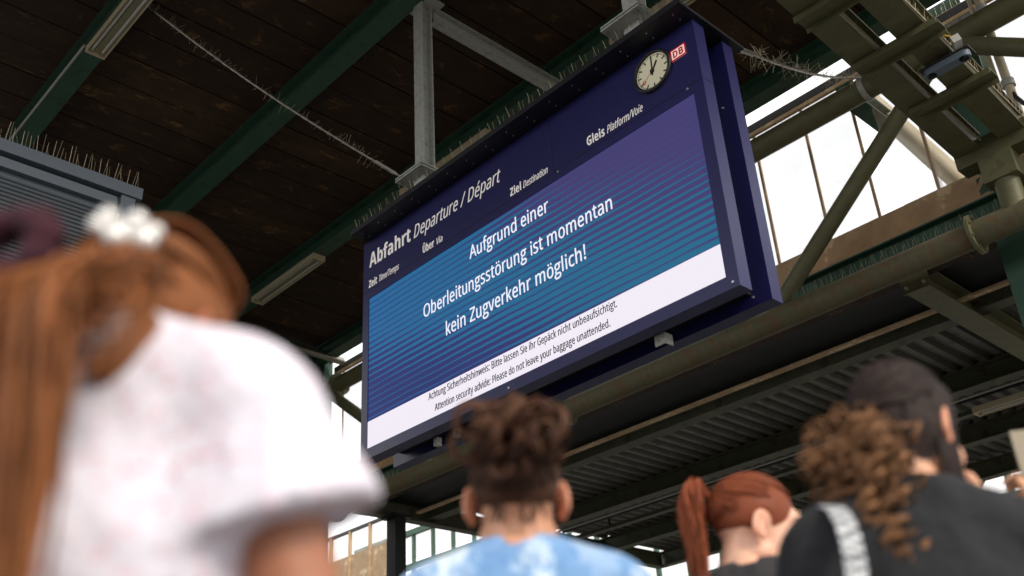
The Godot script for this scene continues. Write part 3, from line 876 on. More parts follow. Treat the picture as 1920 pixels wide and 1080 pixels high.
# head: origin midway between the ears, looking along -z
func make_head():
	var P := [
		ell(Vector3(0, 0.034, 0.012), Vector3(0.075, 0.086, 0.095)),
		ell(Vector3(0, -0.03, -0.03), Vector3(0.062, 0.078, 0.066)),
		cap_(Vector3(-0.045, -0.06, 0.0), Vector3(0, -0.104, -0.064), 0.022, 0.02),
		cap_(Vector3(0.045, -0.06, 0.0), Vector3(0, -0.104, -0.064), 0.022, 0.02),
		ell(Vector3(0, -0.06, -0.066), Vector3(0.036, 0.036, 0.03)),
		cap_(Vector3(-0.036, -0.02, -0.066), Vector3(0.036, -0.02, -0.066), 0.026, 0.026),
		cap_(Vector3(-0.03, 0.03, -0.078), Vector3(0.03, 0.03, -0.078), 0.018, 0.018),
		cap_(Vector3(0, 0.018, -0.094), Vector3(0, -0.028, -0.114), 0.008, 0.011, {"k": 0.012}),
		ell(Vector3(-0.012, -0.033, -0.104), Vector3(0.009, 0.008, 0.010)), ell(Vector3(0.012, -0.033, -0.104), Vector3(0.009, 0.008, 0.010)),
		cap_(Vector3(-0.018, -0.063, -0.092), Vector3(0.018, -0.063, -0.092), 0.006, 0.006, {"k": 0.006}),
		cap_(Vector3(-0.015, -0.074, -0.091), Vector3(0.015, -0.074, -0.091), 0.007, 0.007, {"k": 0.006}),
		cap_(Vector3(0, -0.05, 0.022), Vector3(0, -0.19, 0.04), 0.053, 0.056),
	]
	for s in [-1, 1]:
		P.append(ell(Vector3(s * 0.081, -0.004, 0.018), Vector3(0.008, 0.031, 0.018), Basis(Vector3(0, 1, 0), s * 0.45) * Basis(Vector3(1, 0, 0), -0.15), {"k": 0.006}))
		P.append(ell(Vector3(s * 0.078, -0.03, 0.008), Vector3(0.007, 0.012, 0.009), Basis.IDENTITY, {"k": 0.006}))
		P.append(ell(Vector3(s * 0.088, 0.0, 0.012), Vector3(0.006, 0.018, 0.010), Basis(Vector3(0, 1, 0), s * 0.45), {"sub": true, "k": 0.004}))
		P.append(ell(Vector3(s * 0.032, 0.004, -0.104), Vector3(0.018, 0.010, 0.016), Basis.IDENTITY, {"sub": true, "k": 0.012}))
	var st := st_new()
	sdf_mesh(P, 0.0042, 0.016, st, Transform3D.IDENTITY, 1)
	head_arr = st.commit()

# right hand: wrist at origin, fingers along -y, palm facing -z, thumb towards -x
func make_hand():
	var P := [
		ell(Vector3(0, -0.045, 0), Vector3(0.040, 0.052, 0.015)),
		cap_(Vector3(0, 0.03, 0), Vector3(0, -0.02, 0), 0.026, 0.025),
		cap_(Vector3(-0.022, -0.025, -0.006), Vector3(-0.05, -0.06, -0.022), 0.014, 0.011, {"k": 0.01}),
		cap_(Vector3(-0.05, -0.06, -0.022), Vector3(-0.048, -0.088, -0.036), 0.0105, 0.009, {"k": 0.003}),
	]
	var len_ := [0.072, 0.080, 0.074, 0.058]
	for i in 4:
		var x := -0.029 + i * 0.0195
		var a := Vector3(x, -0.088 + absf(i - 1.2) * 0.004, 0)
		var l: float = len_[i]
		var p1 := a + Vector3(0, -0.8, -0.55).normalized() * l * 0.45
		var p2 := p1 + Vector3(0, -0.25, -1.0).normalized() * l * 0.33
		var p3 := p2 + Vector3(0, 0.55, -0.8).normalized() * l * 0.26
		P.append(cap_(a + Vector3(0, 0.03, 0), a, 0.010, 0.0095, {"k": 0.006}))
		P.append(cap_(a, p1, 0.0092, 0.0085, {"k": 0.002})); P.append(cap_(p1, p2, 0.0085, 0.0078, {"k": 0.002})); P.append(cap_(p2, p3, 0.0078, 0.0068, {"k": 0.002}))
	for q in [1, -1]:
		var Q := []
		for p in P:
			var g: Dictionary = p.duplicate()
			g.a = mirrored(g.a, q)
			if g.t == 0: g.b = mirrored(g.b, q)
			Q.append(g)
		var st := st_new()
		sdf_mesh(Q, 0.0035, 0.008, st)
		hand_arr.append(st.commit())

func hair_mat(c: Color) -> StandardMaterial3D:
	var m := StandardMaterial3D.new()
	m.albedo_color = c; m.vertex_color_use_as_albedo = true
	m.roughness = 0.5; m.metallic_specular = 0.25
	return m

func skin_mat(c: Color) -> StandardMaterial3D:
	var m := StandardMaterial3D.new()
	m.albedo_color = c; m.vertex_color_use_as_albedo = true; m.roughness = 0.52
	m.subsurf_scatter_enabled = true; m.subsurf_scatter_strength = 0.12
	return m

# a lock of hair: tapered tube with its own shade
func lock(st: SurfaceTool, pts: Array, r: float, shade: Color, sides := 4):
	# Catmull-Rom through the points
	var out := []; var rad := []
	var n := pts.size()
	var steps := 3
	for i in n - 1:
		var p0: Vector3 = pts[maxi(i - 1, 0)]; var p1: Vector3 = pts[i]; var p2: Vector3 = pts[i + 1]; var p3: Vector3 = pts[mini(i + 2, n - 1)]
		for s in steps:
			out.append(p1.cubic_interpolate(p2, p0, p3, float(s) / steps))
	out.append(pts[n - 1])
	for i in out.size():
		var u := float(i) / (out.size() - 1)
		rad.append(r * (0.45 + 0.55 * sin(PI * clampf(u * 0.8 + 0.12, 0, 1))) * (1.0 if u < 0.85 else lerpf(1.0, 0.25, (u - 0.85) / 0.15)))
	st.set_color(shade)
	add_tube(st, out, rad, sides, false)

func vary(c: Color, amt := 0.25) -> Color:
	var k := 1.0 + rng.randf_range(-amt, amt)
	return Color(c.r * k, c.g * k, c.b * k)

# point on the hair shell of the head, from yaw (0 = back, + = right ear side) and pitch angles
func scalp(yaw: float, pitch: float, lift := 1.0) -> Vector3:
	var d := Vector3(sin(yaw) * cos(pitch), sin(pitch), cos(yaw) * cos(pitch))
	return Vector3(0, 0.034, 0.012) + d * Vector3(0.079, 0.091, 0.099) * lift

# locks that run over the scalp from many roots to one gather point
func swept(st: SurfaceTool, to_yaw: float, to_pitch: float, base: Color, n: int, r := 0.006, puff := 0.05):
	for i in n:
		var yaw := rng.randf_range(-PI, PI)
		var pitch := rng.randf_range(-1.1, 1.2)
		var front := absf(yaw) > 1.75
		if front and pitch < 0.62: pitch = rng.randf_range(0.62, 1.1)     # hairline above the forehead
		elif absf(yaw) > 1.2 and pitch < 0.18: pitch = rng.randf_range(0.18, 0.6)   # above the ears
		elif pitch < -0.55 + 0.35 * absf(yaw): pitch = -0.55 + 0.35 * absf(yaw) + rng.randf() * 0.15
		var a := scalp(yaw, pitch) - Vector3(0, 0.034, 0.012)
		var b := scalp(to_yaw, to_pitch) - Vector3(0, 0.034, 0.012)
		var pts := []
		for k in 6:
			var u := float(k) / 5
			var d := (a.normalized().slerp(b.normalized(), u))
			var lift := 1.025 + puff * sin(PI * minf(u * 1.3, 1.0)) + rng.randf_range(-0.008, 0.016)
			pts.append(Vector3(0, 0.034, 0.012) + d * Vector3(0.079, 0.091, 0.099) * lift)
		lock(st, pts, r * rng.randf_range(0.7, 1.3), vary(base, 0.5))

func curl(st: SurfaceTool, c: Vector3, axis: Vector3, r: float, turns: float, rise: float, thick: float, shade: Color):
	var f := frame_of(axis)
	var pts := []
	var n := int(6 * turns) + 3
	var ph := rng.randf() * TAU
	for i in n:
		var u := float(i) / (n - 1)
		var a := ph + TAU * turns * u
		pts.append(c + (f.x * cos(a) + f.y * sin(a)) * r * (1.0 - 0.25 * u) + f.z * (u - 0.5) * rise)
	lock(st, pts, thick, shade)

# a standing figure. o: scale, yaw, head offset/turn, arms, colours, hair
func person(label: String, feet: Vector3, o: Dictionary) -> Node3D:
	var t := thing("person", label, "person", feet)
	t.rotation_degrees.y = o.yaw
	var s: float = o.get("scale", 1.0)
	t.scale = Vector3.ONE * s
	var hc: Vector3 = o.get("head", Vector3(0, 1.53, -0.015))
	var hb: Basis = Basis.from_euler(Vector3(deg_to_rad(o.get("head_pitch", 0.0)), deg_to_rad(o.get("head_yaw", 0.0)), deg_to_rad(o.get("head_roll", 0.0))))
	var hx := Transform3D(hb, hc)
	var skin := skin_mat(o.skin)
	var arms: Array = o.get("arms", [[Vector3(-0.225, 1.06, 0.03), Vector3(-0.23, 0.83, -0.04)], [Vector3(0.225, 1.06, 0.03), Vector3(0.23, 0.83, -0.04)]])
	var nb := Vector3(0, 1.385, 0.03)
	var torso := [
		ell(Vector3(0, 1.24, 0.015), Vector3(0.150, 0.17, 0.098)),
		cap_(Vector3(-0.135, 1.348, 0.022), Vector3(0.135, 1.348, 0.022), 0.056, 0.056),
		cap_(Vector3(-0.03, 1.41, 0.03), Vector3(-0.13, 1.365, 0.025), 0.042, 0.045), cap_(Vector3(0.03, 1.41, 0.03), Vector3(0.13, 1.365, 0.025), 0.042, 0.045),
		ell(Vector3(0, 1.05, 0.005), Vector3(0.122, 0.16, 0.088)),
		ell(Vector3(-0.07, 1.2, -0.08), Vector3(0.06, 0.06, 0.05)), ell(Vector3(0.07, 1.2, -0.08), Vector3(0.06, 0.06, 0.05)),
		ell(Vector3(0, 0.9, 0.012), Vector3(0.163, 0.13, 0.115)),
	]
	var neck := cap_(nb, hx * Vector3(0, -0.08, 0.025), 0.055, 0.052)
	var legs := []; var feet_ := []
	for q in [-1, 1]:
		legs.append(cap_(Vector3(q * 0.085, 0.86, 0.01), Vector3(q * 0.09, 0.48, 0), 0.085, 0.056))
		legs.append(cap_(Vector3(q * 0.09, 0.48, 0), Vector3(q * 0.092, 0.10, 0.025), 0.056, 0.038))
		feet_.append(cap_(Vector3(q * 0.092, 0.05, 0.03), Vector3(q * 0.105, 0.034, -0.13), 0.038, 0.03))
	var arm := []; var sleeves := []
	for i in 2:
		var q := -1 if i == 0 else 1
		var sh := Vector3(q * 0.165, 1.335, 0.02)
		var el: Vector3 = arms[i][0]; var wr: Vector3 = arms[i][1]
		arm.append(cap_(sh, el, 0.050, 0.040)); arm.append(cap_(el, wr, 0.040, 0.026))
		var ease: float = o.get("sleeve_ease", 0.014)
		var sl: float = o.get("sleeve", 0.6)      # share of the upper arm, above 1: forearm too
		if sl <= 1.0:
			var e2 := sh.lerp(el, sl)
			sleeves.append(cap_(sh, e2, 0.054 + ease * 0.5, lerpf(0.05, 0.04, sl) + ease + o.get("flare", 0.0), {"cn": (el - sh).normalized(), "cd": e2.dot((el - sh).normalized()) + 0.012}))
		else:
			sleeves.append(cap_(sh, el, 0.05 + ease, 0.042 + ease)); 
			sleeves.append(cap_(el, wr, 0.042 + ease, 0.03 + ease, {"cn": (wr - el).normalized(), "cd": wr.dot((wr - el).normalized()) - 0.01}))
	var bst := st_new()
	var inner := []
	for p in torso:
		var g: Dictionary = p.duplicate()
		if g.t == 0: g.ra -= 0.014; g.rb -= 0.014
		else:
			g.r = g.r - Vector3.ONE * 0.014; g.mn -= 0.014
		inner.append(g)
	for p in [arm[0], arm[2]]: p.ra -= 0.012
	sdf_mesh(inner + [neck] + legs + feet_ + arm, 0.013, 0.025, bst)
	bst.append_from(head_arr, 0, hx)
	for i in 2:
		var q := -1 if i == 0 else 1
		var el: Vector3 = arms[i][0]; var wr: Vector3 = arms[i][1]
		var down := (el - wr).normalized()
		var hint: Vector3 = o.get("palm", Vector3(0, 0, 1))
		var xx := down.cross(hint).normalized()
		var bs := Basis(xx, down, xx.cross(down))
		bst.append_from(hand_arr[0 if q > 0 else 1], 0, Transform3D(bs, wr))
	var body := sub(t, "body", bst.commit(), skin)
	# eyes
	for q in [-1, 1]:
		var sp := SphereMesh.new(); sp.radius = 0.0118; sp.height = 0.0236; sp.radial_segments = 16; sp.rings = 8
		var e := sub(t, "eye", sp, M.white_plastic); e.position = hx * Vector3(q * 0.032, 0.004, -0.083)
		var ir := SphereMesh.new(); ir.radius = 0.0058; ir.height = 0.0116; ir.radial_segments = 10; ir.rings = 5
		var i2 := sub(e, "iris", ir, M.rubber); i2.position = hb * Vector3(0, 0, -0.0072)
	# clothes: shells a little larger than the body
	var grown := []
	for p in torso:
		var g: Dictionary = p.duplicate()
		if g.t == 0: g.ra += o.get("ease", 0.014); g.rb += o.get("ease", 0.014)
		else:
			g.r = g.r + Vector3.ONE * o.get("ease", 0.014); g.rad += 0.02; g.mn += 0.014
		grown.append(g)
	var cut: float = o.get("neckline", 0.068)
	grown.append(cap_(nb + Vector3(0, 0.035, -0.03), nb + Vector3(0, 0.25, -0.07), cut, cut + 0.05, {"sub": true, "k": 0.008}))
	var cst := st_new()
	sdf_mesh(grown + sleeves, o.get("cell", 0.012), 0.03, cst)
	sub(t, "top", cst.commit(), o.top)
	var tst := st_new()
	var lg := [ell(Vector3(0, 0.88, 0.012), Vector3(0.18, 0.13, 0.132))]
	for p in legs:
		lg.append(cap_(p.a, p.b, p.ra + 0.018, p.rb + 0.022))
	sdf_mesh(lg, 0.018, 0.03, tst)
	sub(t, "trousers", tst.commit(), o.get("trousers", M.denim))
	for p in feet_:
		var fst := st_new()
		sdf_mesh([cap_(p.a, p.b, p.ra + 0.01, p.rb + 0.012, {"cn": Vector3(0, -1, 0), "cd": 0.0})], 0.01, 0.01, fst)
		sub(t, "shoe", fst.commit(), M.shoe)
	# hair
	var hst := st_new()
	var base: Color = o.hair
	var capP := [ell(Vector3(0, 0.035, 0.014), Vector3(0.0785, 0.0885, 0.0965)),
		ell(Vector3(0, -0.03, -0.10), Vector3(0.085, 0.095, 0.075), Basis.IDENTITY, {"sub": true, "k": 0.01}),
		ell(Vector3(0, -0.092, 0.03), Vector3(0.12, 0.08, 0.12), Basis.IDENTITY, {"sub": true, "k": 0.01})]
	for q in [-1, 1]:
		capP.append(ell(Vector3(q * 0.075, -0.06, 0.055), Vector3(0.036, 0.05, 0.05), Basis.IDENTITY, {"sub": true, "k": 0.012}))
		capP.append(ell(Vector3(q * 0.085, -0.012, 0.005), Vector3(0.022, 0.042, 0.032), Basis.IDENTITY, {"sub": true, "k": 0.006}))
	sdf_mesh(capP, 0.006, 0.01, hst, Transform3D.IDENTITY, 0, o.get("cap_hair", base))
	var cm := hst.commit()
	var lst := st_new()
	down = hb.inverse() * Vector3(0, -1, 0)
	match o.style:
		"bun": style_bun(lst, base)
		"ponytail": style_ponytail(lst, base)
		"curly": style_curly(lst, base)
		_: style_long(lst, base)
	lst.generate_normals()
	var fin := st_new()
	fin.append_from(cm, 0, hx)
	fin.append_from(lst.commit(), 0, hx)
	sub(t, "hair", fin.commit(), hair_mat(Color.WHITE))
	return t

func style_bun(st: SurfaceTool, base: Color):
	swept(st, 0.05, 0.62, base, 950, 0.0022, 0.10)
	var c := scalp(0.05, 0.62, 1.0) + Vector3(0, 0.004, 0.030)
	for i in 62:       # loops of several strands wound round the knot
		var d := Vector3(rng.randf_range(-1, 1), rng.randf_range(-0.8, 1), rng.randf_range(-1, 1)).normalized()
		var p := c + d * Vector3(0.078, 0.054, 0.052) * rng.randf_range(0.45, 1.0)
		var ax := d.cross(Vector3(rng.randf(), rng.randf(), rng.randf()))
		var rad := rng.randf_range(0.014, 0.032); var tn := rng.randf_range(0.6, 1.2); var ps := rng.randf() * TAU
		var tone := rng.randf_range(0.9, 2.6)  # loops mostly lighter than the scalp hair: light on the bun, painted in
		var f := frame_of(ax)
		for q in 5:
			var pts := []
			for k in 8:
				var a := ps + TAU * tn * k / 7.0
				pts.append(p + (f.x * cos(a) + f.y * sin(a)) * (rad + (q % 3) * 0.003) + f.z * ((q - 2) * 0.0035 + 0.004 * sin(a)))
			lock(st, pts, rng.randf_range(0.0022, 0.0038), vary(base * tone, 0.25))
	for i in 14:       # loose ends
		var d := Vector3(rng.randf_range(-1, 1), rng.randf_range(0, 1), rng.randf_range(-0.5, 1)).normalized()
		curl(st, c + d * 0.068, Vector3(rng.randf() - 0.5, 1, rng.randf() - 0.5), 0.014, 1.2, 0.02, 0.0028, vary(base * 1.6))
	for i in 16:       # wisps at the nape and by the ears
		var yw := rng.randf_range(-0.9, 0.9)
		var a := scalp(yw, -0.62 + 0.2 * absf(yw))
		lock(st, [a, a + Vector3(rng.randf_range(-0.01, 0.01), -0.018, 0.006), a + Vector3(rng.randf_range(-0.014, 0.014), -0.04, 0.004)], 0.002, vary(base))

func style_ponytail(st: SurfaceTool, base: Color):
	swept(st, 0.0, 0.30, base, 850, 0.0020, 0.04)
	var g := scalp(0.0, 0.30) + Vector3(0, 0, 0.012)
	for i in 300:
		var off := Vector3(rng.randf_range(-1, 1), rng.randf_range(-0.6, 0.8), rng.randf_range(-0.6, 1)) 
		var end := rng.randf_range(0.13, 0.23)
		var pts := [g + off * 0.008]
		pts.append(g + Vector3(off.x * 0.022, 0.022 + off.y * 0.014, 0.030 + off.z * 0.016))
		var w := rng.randf() * TAU
		for k in 5:
			var u := float(k + 1) / 5
			pts.append(g + Vector3(off.x * 0.050 + 0.011 * sin(w + u * 7.0), 0.012, 0.042 + off.z * 0.024 * (1.0 - u * 0.4) + 0.006 * cos(w + u * 5.0)) + down * end * u)
		lock(st, pts, rng.randf_range(0.0012, 0.0028), vary(base * rng.randf_range(0.7, 1.6), 0.3))

func style_curly(st: SurfaceTool, base: Color):
	var dark := Color(0.030, 0.021, 0.019)
	swept(st, -0.25, -0.42, dark, 1100, 0.0023, 0.07)
	for i in 260:       # long straight hair over the ears and cheeks
		var q := 1.0 if rng.randf() < 0.75 else -1.0
		var a := scalp(q * rng.randf_range(1.0, 2.0), rng.randf_range(0.5, 1.2))
		var b := scalp(q * rng.randf_range(1.25, 1.75), rng.randf_range(-0.1, 0.2), 1.06)
		lock(st, [a, a.lerp(b, 0.5) * Vector3(1.08, 1.02, 1.0), b, b + down * 0.05 + Vector3(-q * 0.004, 0, 0.004), b + down * rng.randf_range(0.09, 0.15) + Vector3(-q * 0.012, 0, rng.randf_range(-0.01, 0.02))], 0.0034, vary(dark))
	var g := scalp(-0.15, -0.42) + Vector3(0.0, -0.005, 0.010)
	for i in 200:      # hair drawn down over the nape to the tie
		var a := scalp(rng.randf_range(-1.2, 1.5), rng.randf_range(-0.25, 0.2), 1.05)
		lock(st, [a, a + down * 0.04, a.lerp(g, 0.25) + down * 0.08, a.lerp(g, 0.4) + down * rng.randf_range(0.10, 0.14)], 0.0036, vary(dark, 0.4))
	for i in 300:
		var u := rng.randf()
		var c := g + Vector3(0.004, 0, 0.036 + 0.02 * sin(u * 3.0)) + down * (0.06 + 0.23 * u)
		var d := Vector3(rng.randf_range(-1, 1), rng.randf_range(-1, 1), rng.randf_range(-1, 1)).normalized()
		var p := c + d * lerpf(0.084, 0.058, u) * Vector3(1.2, 0.8, 0.85) * rng.randf_range(0.35, 1.0)
		var f := frame_of(down + Vector3(d.x, d.y, d.z) * 0.5)
		var rad := rng.randf_range(0.009, 0.019); var tn := rng.randf_range(1.0, 2.0); var ps := rng.randf() * TAU
		var rise := rng.randf_range(0.03, 0.07); var tone := rng.randf_range(0.45, 1.7)
		for q in 4:
			var pts := []
			for k in 11:
				var a := ps + TAU * tn * k / 10.0 + q * 0.12
				pts.append(p + (f.x * cos(a) + f.y * sin(a)) * (rad - q * 0.0012) + f.z * (rise * (k / 10.0 - 0.5) + q * 0.0022))
			lock(st, pts, rng.randf_range(0.0016, 0.0028), vary(base * tone, 0.2))
	for i in 40:
		var d := Vector3(rng.randf_range(-1, 1), rng.randf_range(-1, 1), rng.randf_range(-1, 1)).normalized()
		curl(st, g + Vector3(-0.01, 0, 0.045) + down * 0.10 + d * 0.085, Vector3(d.x, -0.6, d.z), 0.012, 1.6, 0.04, 0.0018, vary(base))

func style_long(st: SurfaceTool, base: Color):
	swept(st, 0.0, 0.25, base, 700, 0.0024)
	# bump of hair rolled back over the crown
	for i in 220:
		var x := rng.randf_range(-0.06, 0.06)
		var a := scalp(PI - x * 9.0, rng.randf_range(0.7, 1.0))
		lock(st, [a, Vector3(x * 1.05, 0.128 - x * x * 5.0, -0.03), Vector3(x * 1.1, 0.137 - x * x * 6.0, 0.03), Vector3(x, 0.115 - x * x * 4.0, 0.085), Vector3(x * 0.6, 0.06, 0.118)], 0.003, vary(base * 1.3, 0.35))
	# long waves down the back and over the left shoulder
	var back := down.cross(Vector3(-1, 0, 0)).normalized()
	if back.z < 0: back = -back
	for i in 480:
		var yw := rng.randf_range(-1.6, 0.9)
		var a := scalp(yw, rng.randf_range(-0.25, 0.45), 1.03)
		var tx: float = [-0.05, -0.015, 0.015, 0.035, 0.062, 0.108, 0.118][rng.randi() % 7] + rng.randf_range(-0.009, 0.009)
		if rng.randf() < 0.06: tx = rng.randf_range(0.13, 0.20)
		var ln := rng.randf_range(0.30, 0.70) if tx < 0.125 else rng.randf_range(0.12, 0.20)
		var tz := rng.randf_range(0.215, 0.255)
		var w := rng.randf() * TAU
		var a_z := a.dot(back)
		var pts := [a]
		for k in 8:
			var u := float(k + 1) / 8
			var h1 := smoothstep(0.0, 1.0, minf(u * ln / 0.17, 1.0))
			pts.append(a + Vector3(lerpf(0.0, tx - a.x, h1) + 0.012 * sin(w + u * 8.0), 0, 0) + back * (lerpf(0.0, tz - a_z, h1) + 0.008 * cos(w + u * 7.0)) + down * ln * u)
		lock(st, pts, rng.randf_range(0.0010, 0.0026), vary(base * rng.randf_range(0.35, 1.7), 0.3))
	# two loose tendrils in front of the shoulder
	for i in 10:
		var a := scalp(0.75 + rng.randf() * 0.3, -0.3)
		lock(st, [a, a + Vector3(0.02, -0.05, 0.02), a + Vector3(0.05, -0.09, 0.035), a + Vector3(0.045, -0.13, 0.04), a + Vector3(0.03, -0.16, 0.04)], 0.004, vary(base * 0.8))

func cloth(tex: Texture2D, scale: float, rough := 0.9) -> StandardMaterial3D:
	var m := StandardMaterial3D.new()
	m.albedo_texture = tex; m.roughness = rough
	m.uv1_triplanar = true; m.uv1_scale = Vector3.ONE * scale
	m.rim_enabled = true; m.rim = 0.3
	folds(m)
	return m

var fold_tex: ImageTexture
func folds(m: StandardMaterial3D):
	if fold_tex == null:
		var im := noise_img(256, 0.012, 301, 3)
		im.bump_map_to_normal_map(9.0)
		im.generate_mipmaps()
		fold_tex = ImageTexture.create_from_image(im)
	m.normal_enabled = true; m.normal_texture = fold_tex; m.normal_scale = 1.0
	if not m.uv1_triplanar:
		m.uv1_triplanar = true; m.uv1_scale = Vector3(2.5, 2.5, 2.5)

func head_at(px: Vector3, yaw: float, s: float, head: Vector3) -> Vector3:
	# feet position so that the head centre comes to px
	var p := px - Basis(Vector3.UP, deg_to_rad(yaw)) * (head * s)
	return p

func build_people():
	make_head(); make_hand()
	M.denim = mat(Color(0.16, 0.20, 0.30), 0.9)
	M.shoe = mat(Color(0.75, 0.74, 0.72), 0.7)
	var floral := grain_tex(512, Color(0.82, 0.81, 0.86), Color(0.87, 0.86, 0.90), Color(0.80, 0.36, 0.43), 0.02, 0.04, 0.625, 201)
	var dye := grain_tex(512, Color(0.34, 0.50, 0.70), Color(0.50, 0.65, 0.80), Color(0.88, 0.91, 0.94), 0.008, 0.006, 0.50, 211)
	var blk := mat(Color(0.075, 0.078, 0.095), 0.92); blk.rim_enabled = true; blk.rim = 0.25
	var gry := mat(Color(0.20, 0.19, 0.20), 0.92)
	folds(blk); folds(gry)
	# woman in the floral blouse, close to the camera
	var hA := Vector3(0.0, 1.46, -0.065)
	var A := person("person in white floral blouse with long copper hair and silver clip", Vector3.ZERO, {"yaw": 38.0, "scale": 0.99, "head": hA, "head_pitch": -22.0, "head_yaw": -12.0, "head_roll": 0.0,
		"skin": Color(0.62, 0.40, 0.29), "top": cloth(floral, 3.0), "sleeve": 0.30, "neckline": 0.055, "sleeve_ease": 0.012, "flare": 0.03, "ease": 0.012, "hair": Color(0.21, 0.078, 0.030), "style": "long",
		"arms": [[Vector3(-0.175, 1.08, -0.13), Vector3(-0.14, 0.95, -0.30)], [Vector3(0.215, 1.09, -0.02), Vector3(0.19, 0.92, -0.20)]]})
	A.position = head_at(Vector3(-0.925, 1.45, -0.385), 38.0, 0.99, hA); A.position.y = 0.0
	var cl := Node3D.new(); cl.name = "hair_clip"; A.add_child(cl)
	cl.position = A.transform.affine_inverse() * Vector3(-0.852000, 1.542000, -0.313000)
	var pearl := mat(Color(0.88, 0.87, 0.86), 0.15, 0.3)
	for i in 7:
		var sp := SphereMesh.new(); sp.radius = 0.0085 + 0.002 * (i % 3); sp.height = sp.radius * 2
		sub(cl, "pearl", sp, pearl).position = Vector3(-0.022 + i * 0.008, 0.012 * sin(i * 2.1), -0.004 * i)
	var scr := st_new(); var sp1 := []; var sr1 := []
	for k in 33:
		var a := TAU * k / 32
		sp1.append(Vector3(cos(a) * 0.036, sin(a) * 0.030, 0.006 * sin(a * 7.0))); sr1.append(0.018 + 0.004 * sin(a * 9.0))
	add_tube(scr, sp1, sr1, 8, false)
	var so := sub(A, "scrunchie", done(scr), mat(Color(0.20, 0.03, 0.10), 0.9))
	so.position = A.transform.affine_inverse() * Vector3(-0.943000, 1.534000, -0.250000)
	# woman with the curly bun and the tie-dye shirt
	var hB := Vector3(0, 1.53, -0.015)
	var B := person("person in blue tie-dye shirt with brown curly bun", Vector3.ZERO, {"yaw": 46.0, "scale": 0.987, "head": hB, "head_pitch": 8.0, "head_yaw": 0.0, "skin": Color(0.80, 0.58, 0.46), "top": cloth(dye, 2.6), "sleeve": 0.7, "sleeve_ease": 0.016, "ease": 0.012, "hair": Color(0.060, 0.029, 0.018), "style": "bun"})
	B.position = head_at(Vector3(-1.235, 1.51, -1.19), 46.0, 0.987, hB); B.position.y = 0.0
	# woman with the red ponytail
	var hC := Vector3(0.0, 1.53, -0.03)
	var C := person("person in dark grey shirt with red ponytail and light teal strap", Vector3.ZERO, {"yaw": 15.0, "scale": 1.06, "head": hC, "head_pitch": -12.0, "head_yaw": -54.0, "skin": Color(0.86, 0.66, 0.56), "top": gry, "sleeve": 0.6, "hair": Color(0.19, 0.052, 0.024), "style": "ponytail"})
	C.position = head_at(Vector3(-1.375, 1.655, -2.12), 15.0, 1.06, hC); C.position.y = 0.0
	var strap := st_new()
	var sp0 := []
	for k in 11:
		var a := PI * k / 10
		sp0.append(Vector3(-0.115, 1.28 + 0.155 * sin(a), 0.025 + 0.135 * cos(a)))
	ribbon(strap, sp0, 0.035, Vector3.RIGHT)
	sub(C, "bag_strap", done(strap), mat(Color(0.50, 0.70, 0.74), 0.85))
	# woman in the black sweater with curly ponytail
	var hD := Vector3(0.048, 1.56, -0.04)
	var D := person("person in black sweater with curly brown ponytail and patterned strap", Vector3.ZERO, {"yaw": 50.0, "scale": 1.02, "head": hD, "head_pitch": -16.0, "head_yaw": -52.0, "skin": Color(0.82, 0.60, 0.48), "top": blk, "sleeve": 1.6, "sleeve_ease": 0.022, "ease": 0.022, "neckline": 0.06, "hair": Color(0.17, 0.085, 0.042), "cap_hair": Color(0.022, 0.016, 0.015), "style": "curly", "palm": Vector3(1, 0, 0.4),
		"arms": [[Vector3(-0.235, 1.07, 0.03), Vector3(-0.23, 0.84, -0.06)], [Vector3(0.27, 1.22, -0.09), Vector3(0.238, 1.445, -0.18)]]})
	D.position = head_at(Vector3(-0.772, 1.62, -1.715), 50.0, 1.02, hD); D.position.y = 0.0
	var ds := st_new()
	var dp := []
	for k in 13:
		var a := PI * k / 12
		dp.append(Vector3(-0.185 + 0.03 * sin(a), 1.25 + 0.17 * sin(a), 0.03 + 0.15 * cos(a)))
	ribbon(ds, dp, 0.032, Vector3.RIGHT)
	var zig := Image.create(64, 64, false, Image.FORMAT_RGB8)
	for y in 64:
		for x in 64:
			var on := fposmod(y / 16.0 + absf(x / 32.0 - 1.0) * 0.8 + 0.2 * sin(y * 0.9), 1.0) < 0.5
			zig.set_pixel(x, y, Color(0.86, 0.87, 0.88) if on else Color(0.10, 0.10, 0.12))
	sub(D, "bag_strap", done(ds), cloth(ImageTexture.create_from_image(zig), 14.0))
	# person at the picture's edge raising a phone
	var hE := Vector3(0, 1.53, -0.015)
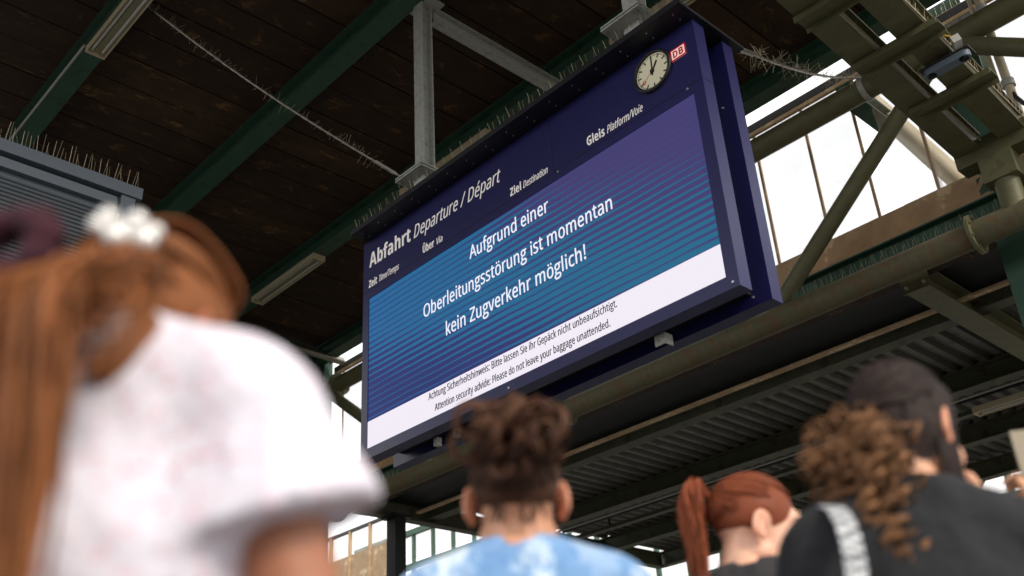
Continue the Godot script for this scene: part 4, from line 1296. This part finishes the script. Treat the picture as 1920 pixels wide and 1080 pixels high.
	var E_ := person("person with thin bracelet raising a phone beside the black sweater", Vector3.ZERO, {"yaw": 40.0, "scale": 1.0, "head": hE, "skin": Color(0.80, 0.60, 0.46), "top": cloth(dye, 1.2), "sleeve": 0.6, "hair": Color(0.10, 0.06, 0.03), "style": "ponytail", "palm": Vector3(1, 0, 0.2),
		"arms": [[Vector3(-0.20, 1.31, -0.16), Vector3(-0.13, 1.555, -0.25)], [Vector3(0.225, 1.06, 0.03), Vector3(0.23, 0.83, -0.04)]]})
	E_.position = Vector3(-0.582, 0.0, -2.323)
	var brc := st_new(); var bp := []; var brr := []
	for k in 17:
		var a := TAU * k / 16
		bp.append(Vector3(cos(a) * 0.031, 0, sin(a) * 0.031)); brr.append(0.0018)
	add_tube(brc, bp, brr, 5, false)
	var bb := sub(E_, "bracelet", done(brc), M.rubber)
	bb.transform = Transform3D(Basis(Quaternion(Vector3.UP, (Vector3(-0.13, 1.555, -0.25) - Vector3(-0.20, 1.31, -0.16)).normalized())), Vector3(-0.137, 1.53, -0.24))
	var ph := thing("phone", "pale phone held up in a raised hand with bracelet", "phone", Vector3(-0.825, 1.64, -2.44))
	ph.rotation_degrees.y = 40
	sub(ph, "case", box(0.06, 0.12, 0.009), mat(Color(0.55, 0.50, 0.42), 0.5)).position = Vector3(0, 0.075, 0)
	sub(ph, "display", box(0.054, 0.11, 0.002), M.rubber).position = Vector3(0, 0.075, -0.0055)

# flat band with thickness along a path
func ribbon(st: SurfaceTool, pts: Array, w: float, side: Vector3):
	var n := pts.size()
	st.set_smooth_group(-1)
	for i in n - 1:
		var a: Vector3 = pts[i]; var b: Vector3 = pts[i + 1]
		var nr := side.cross(b - a).normalized() * 0.002
		var h := side * w / 2
		quad(st, a - h + nr, b - h + nr, b + h + nr, a + h + nr)
		quad(st, a + h - nr, b + h - nr, b - h - nr, a - h - nr)
		quad(st, a - h - nr, b - h - nr, b - h + nr, a - h + nr)
		quad(st, a + h + nr, b + h + nr, b + h - nr, a + h - nr)
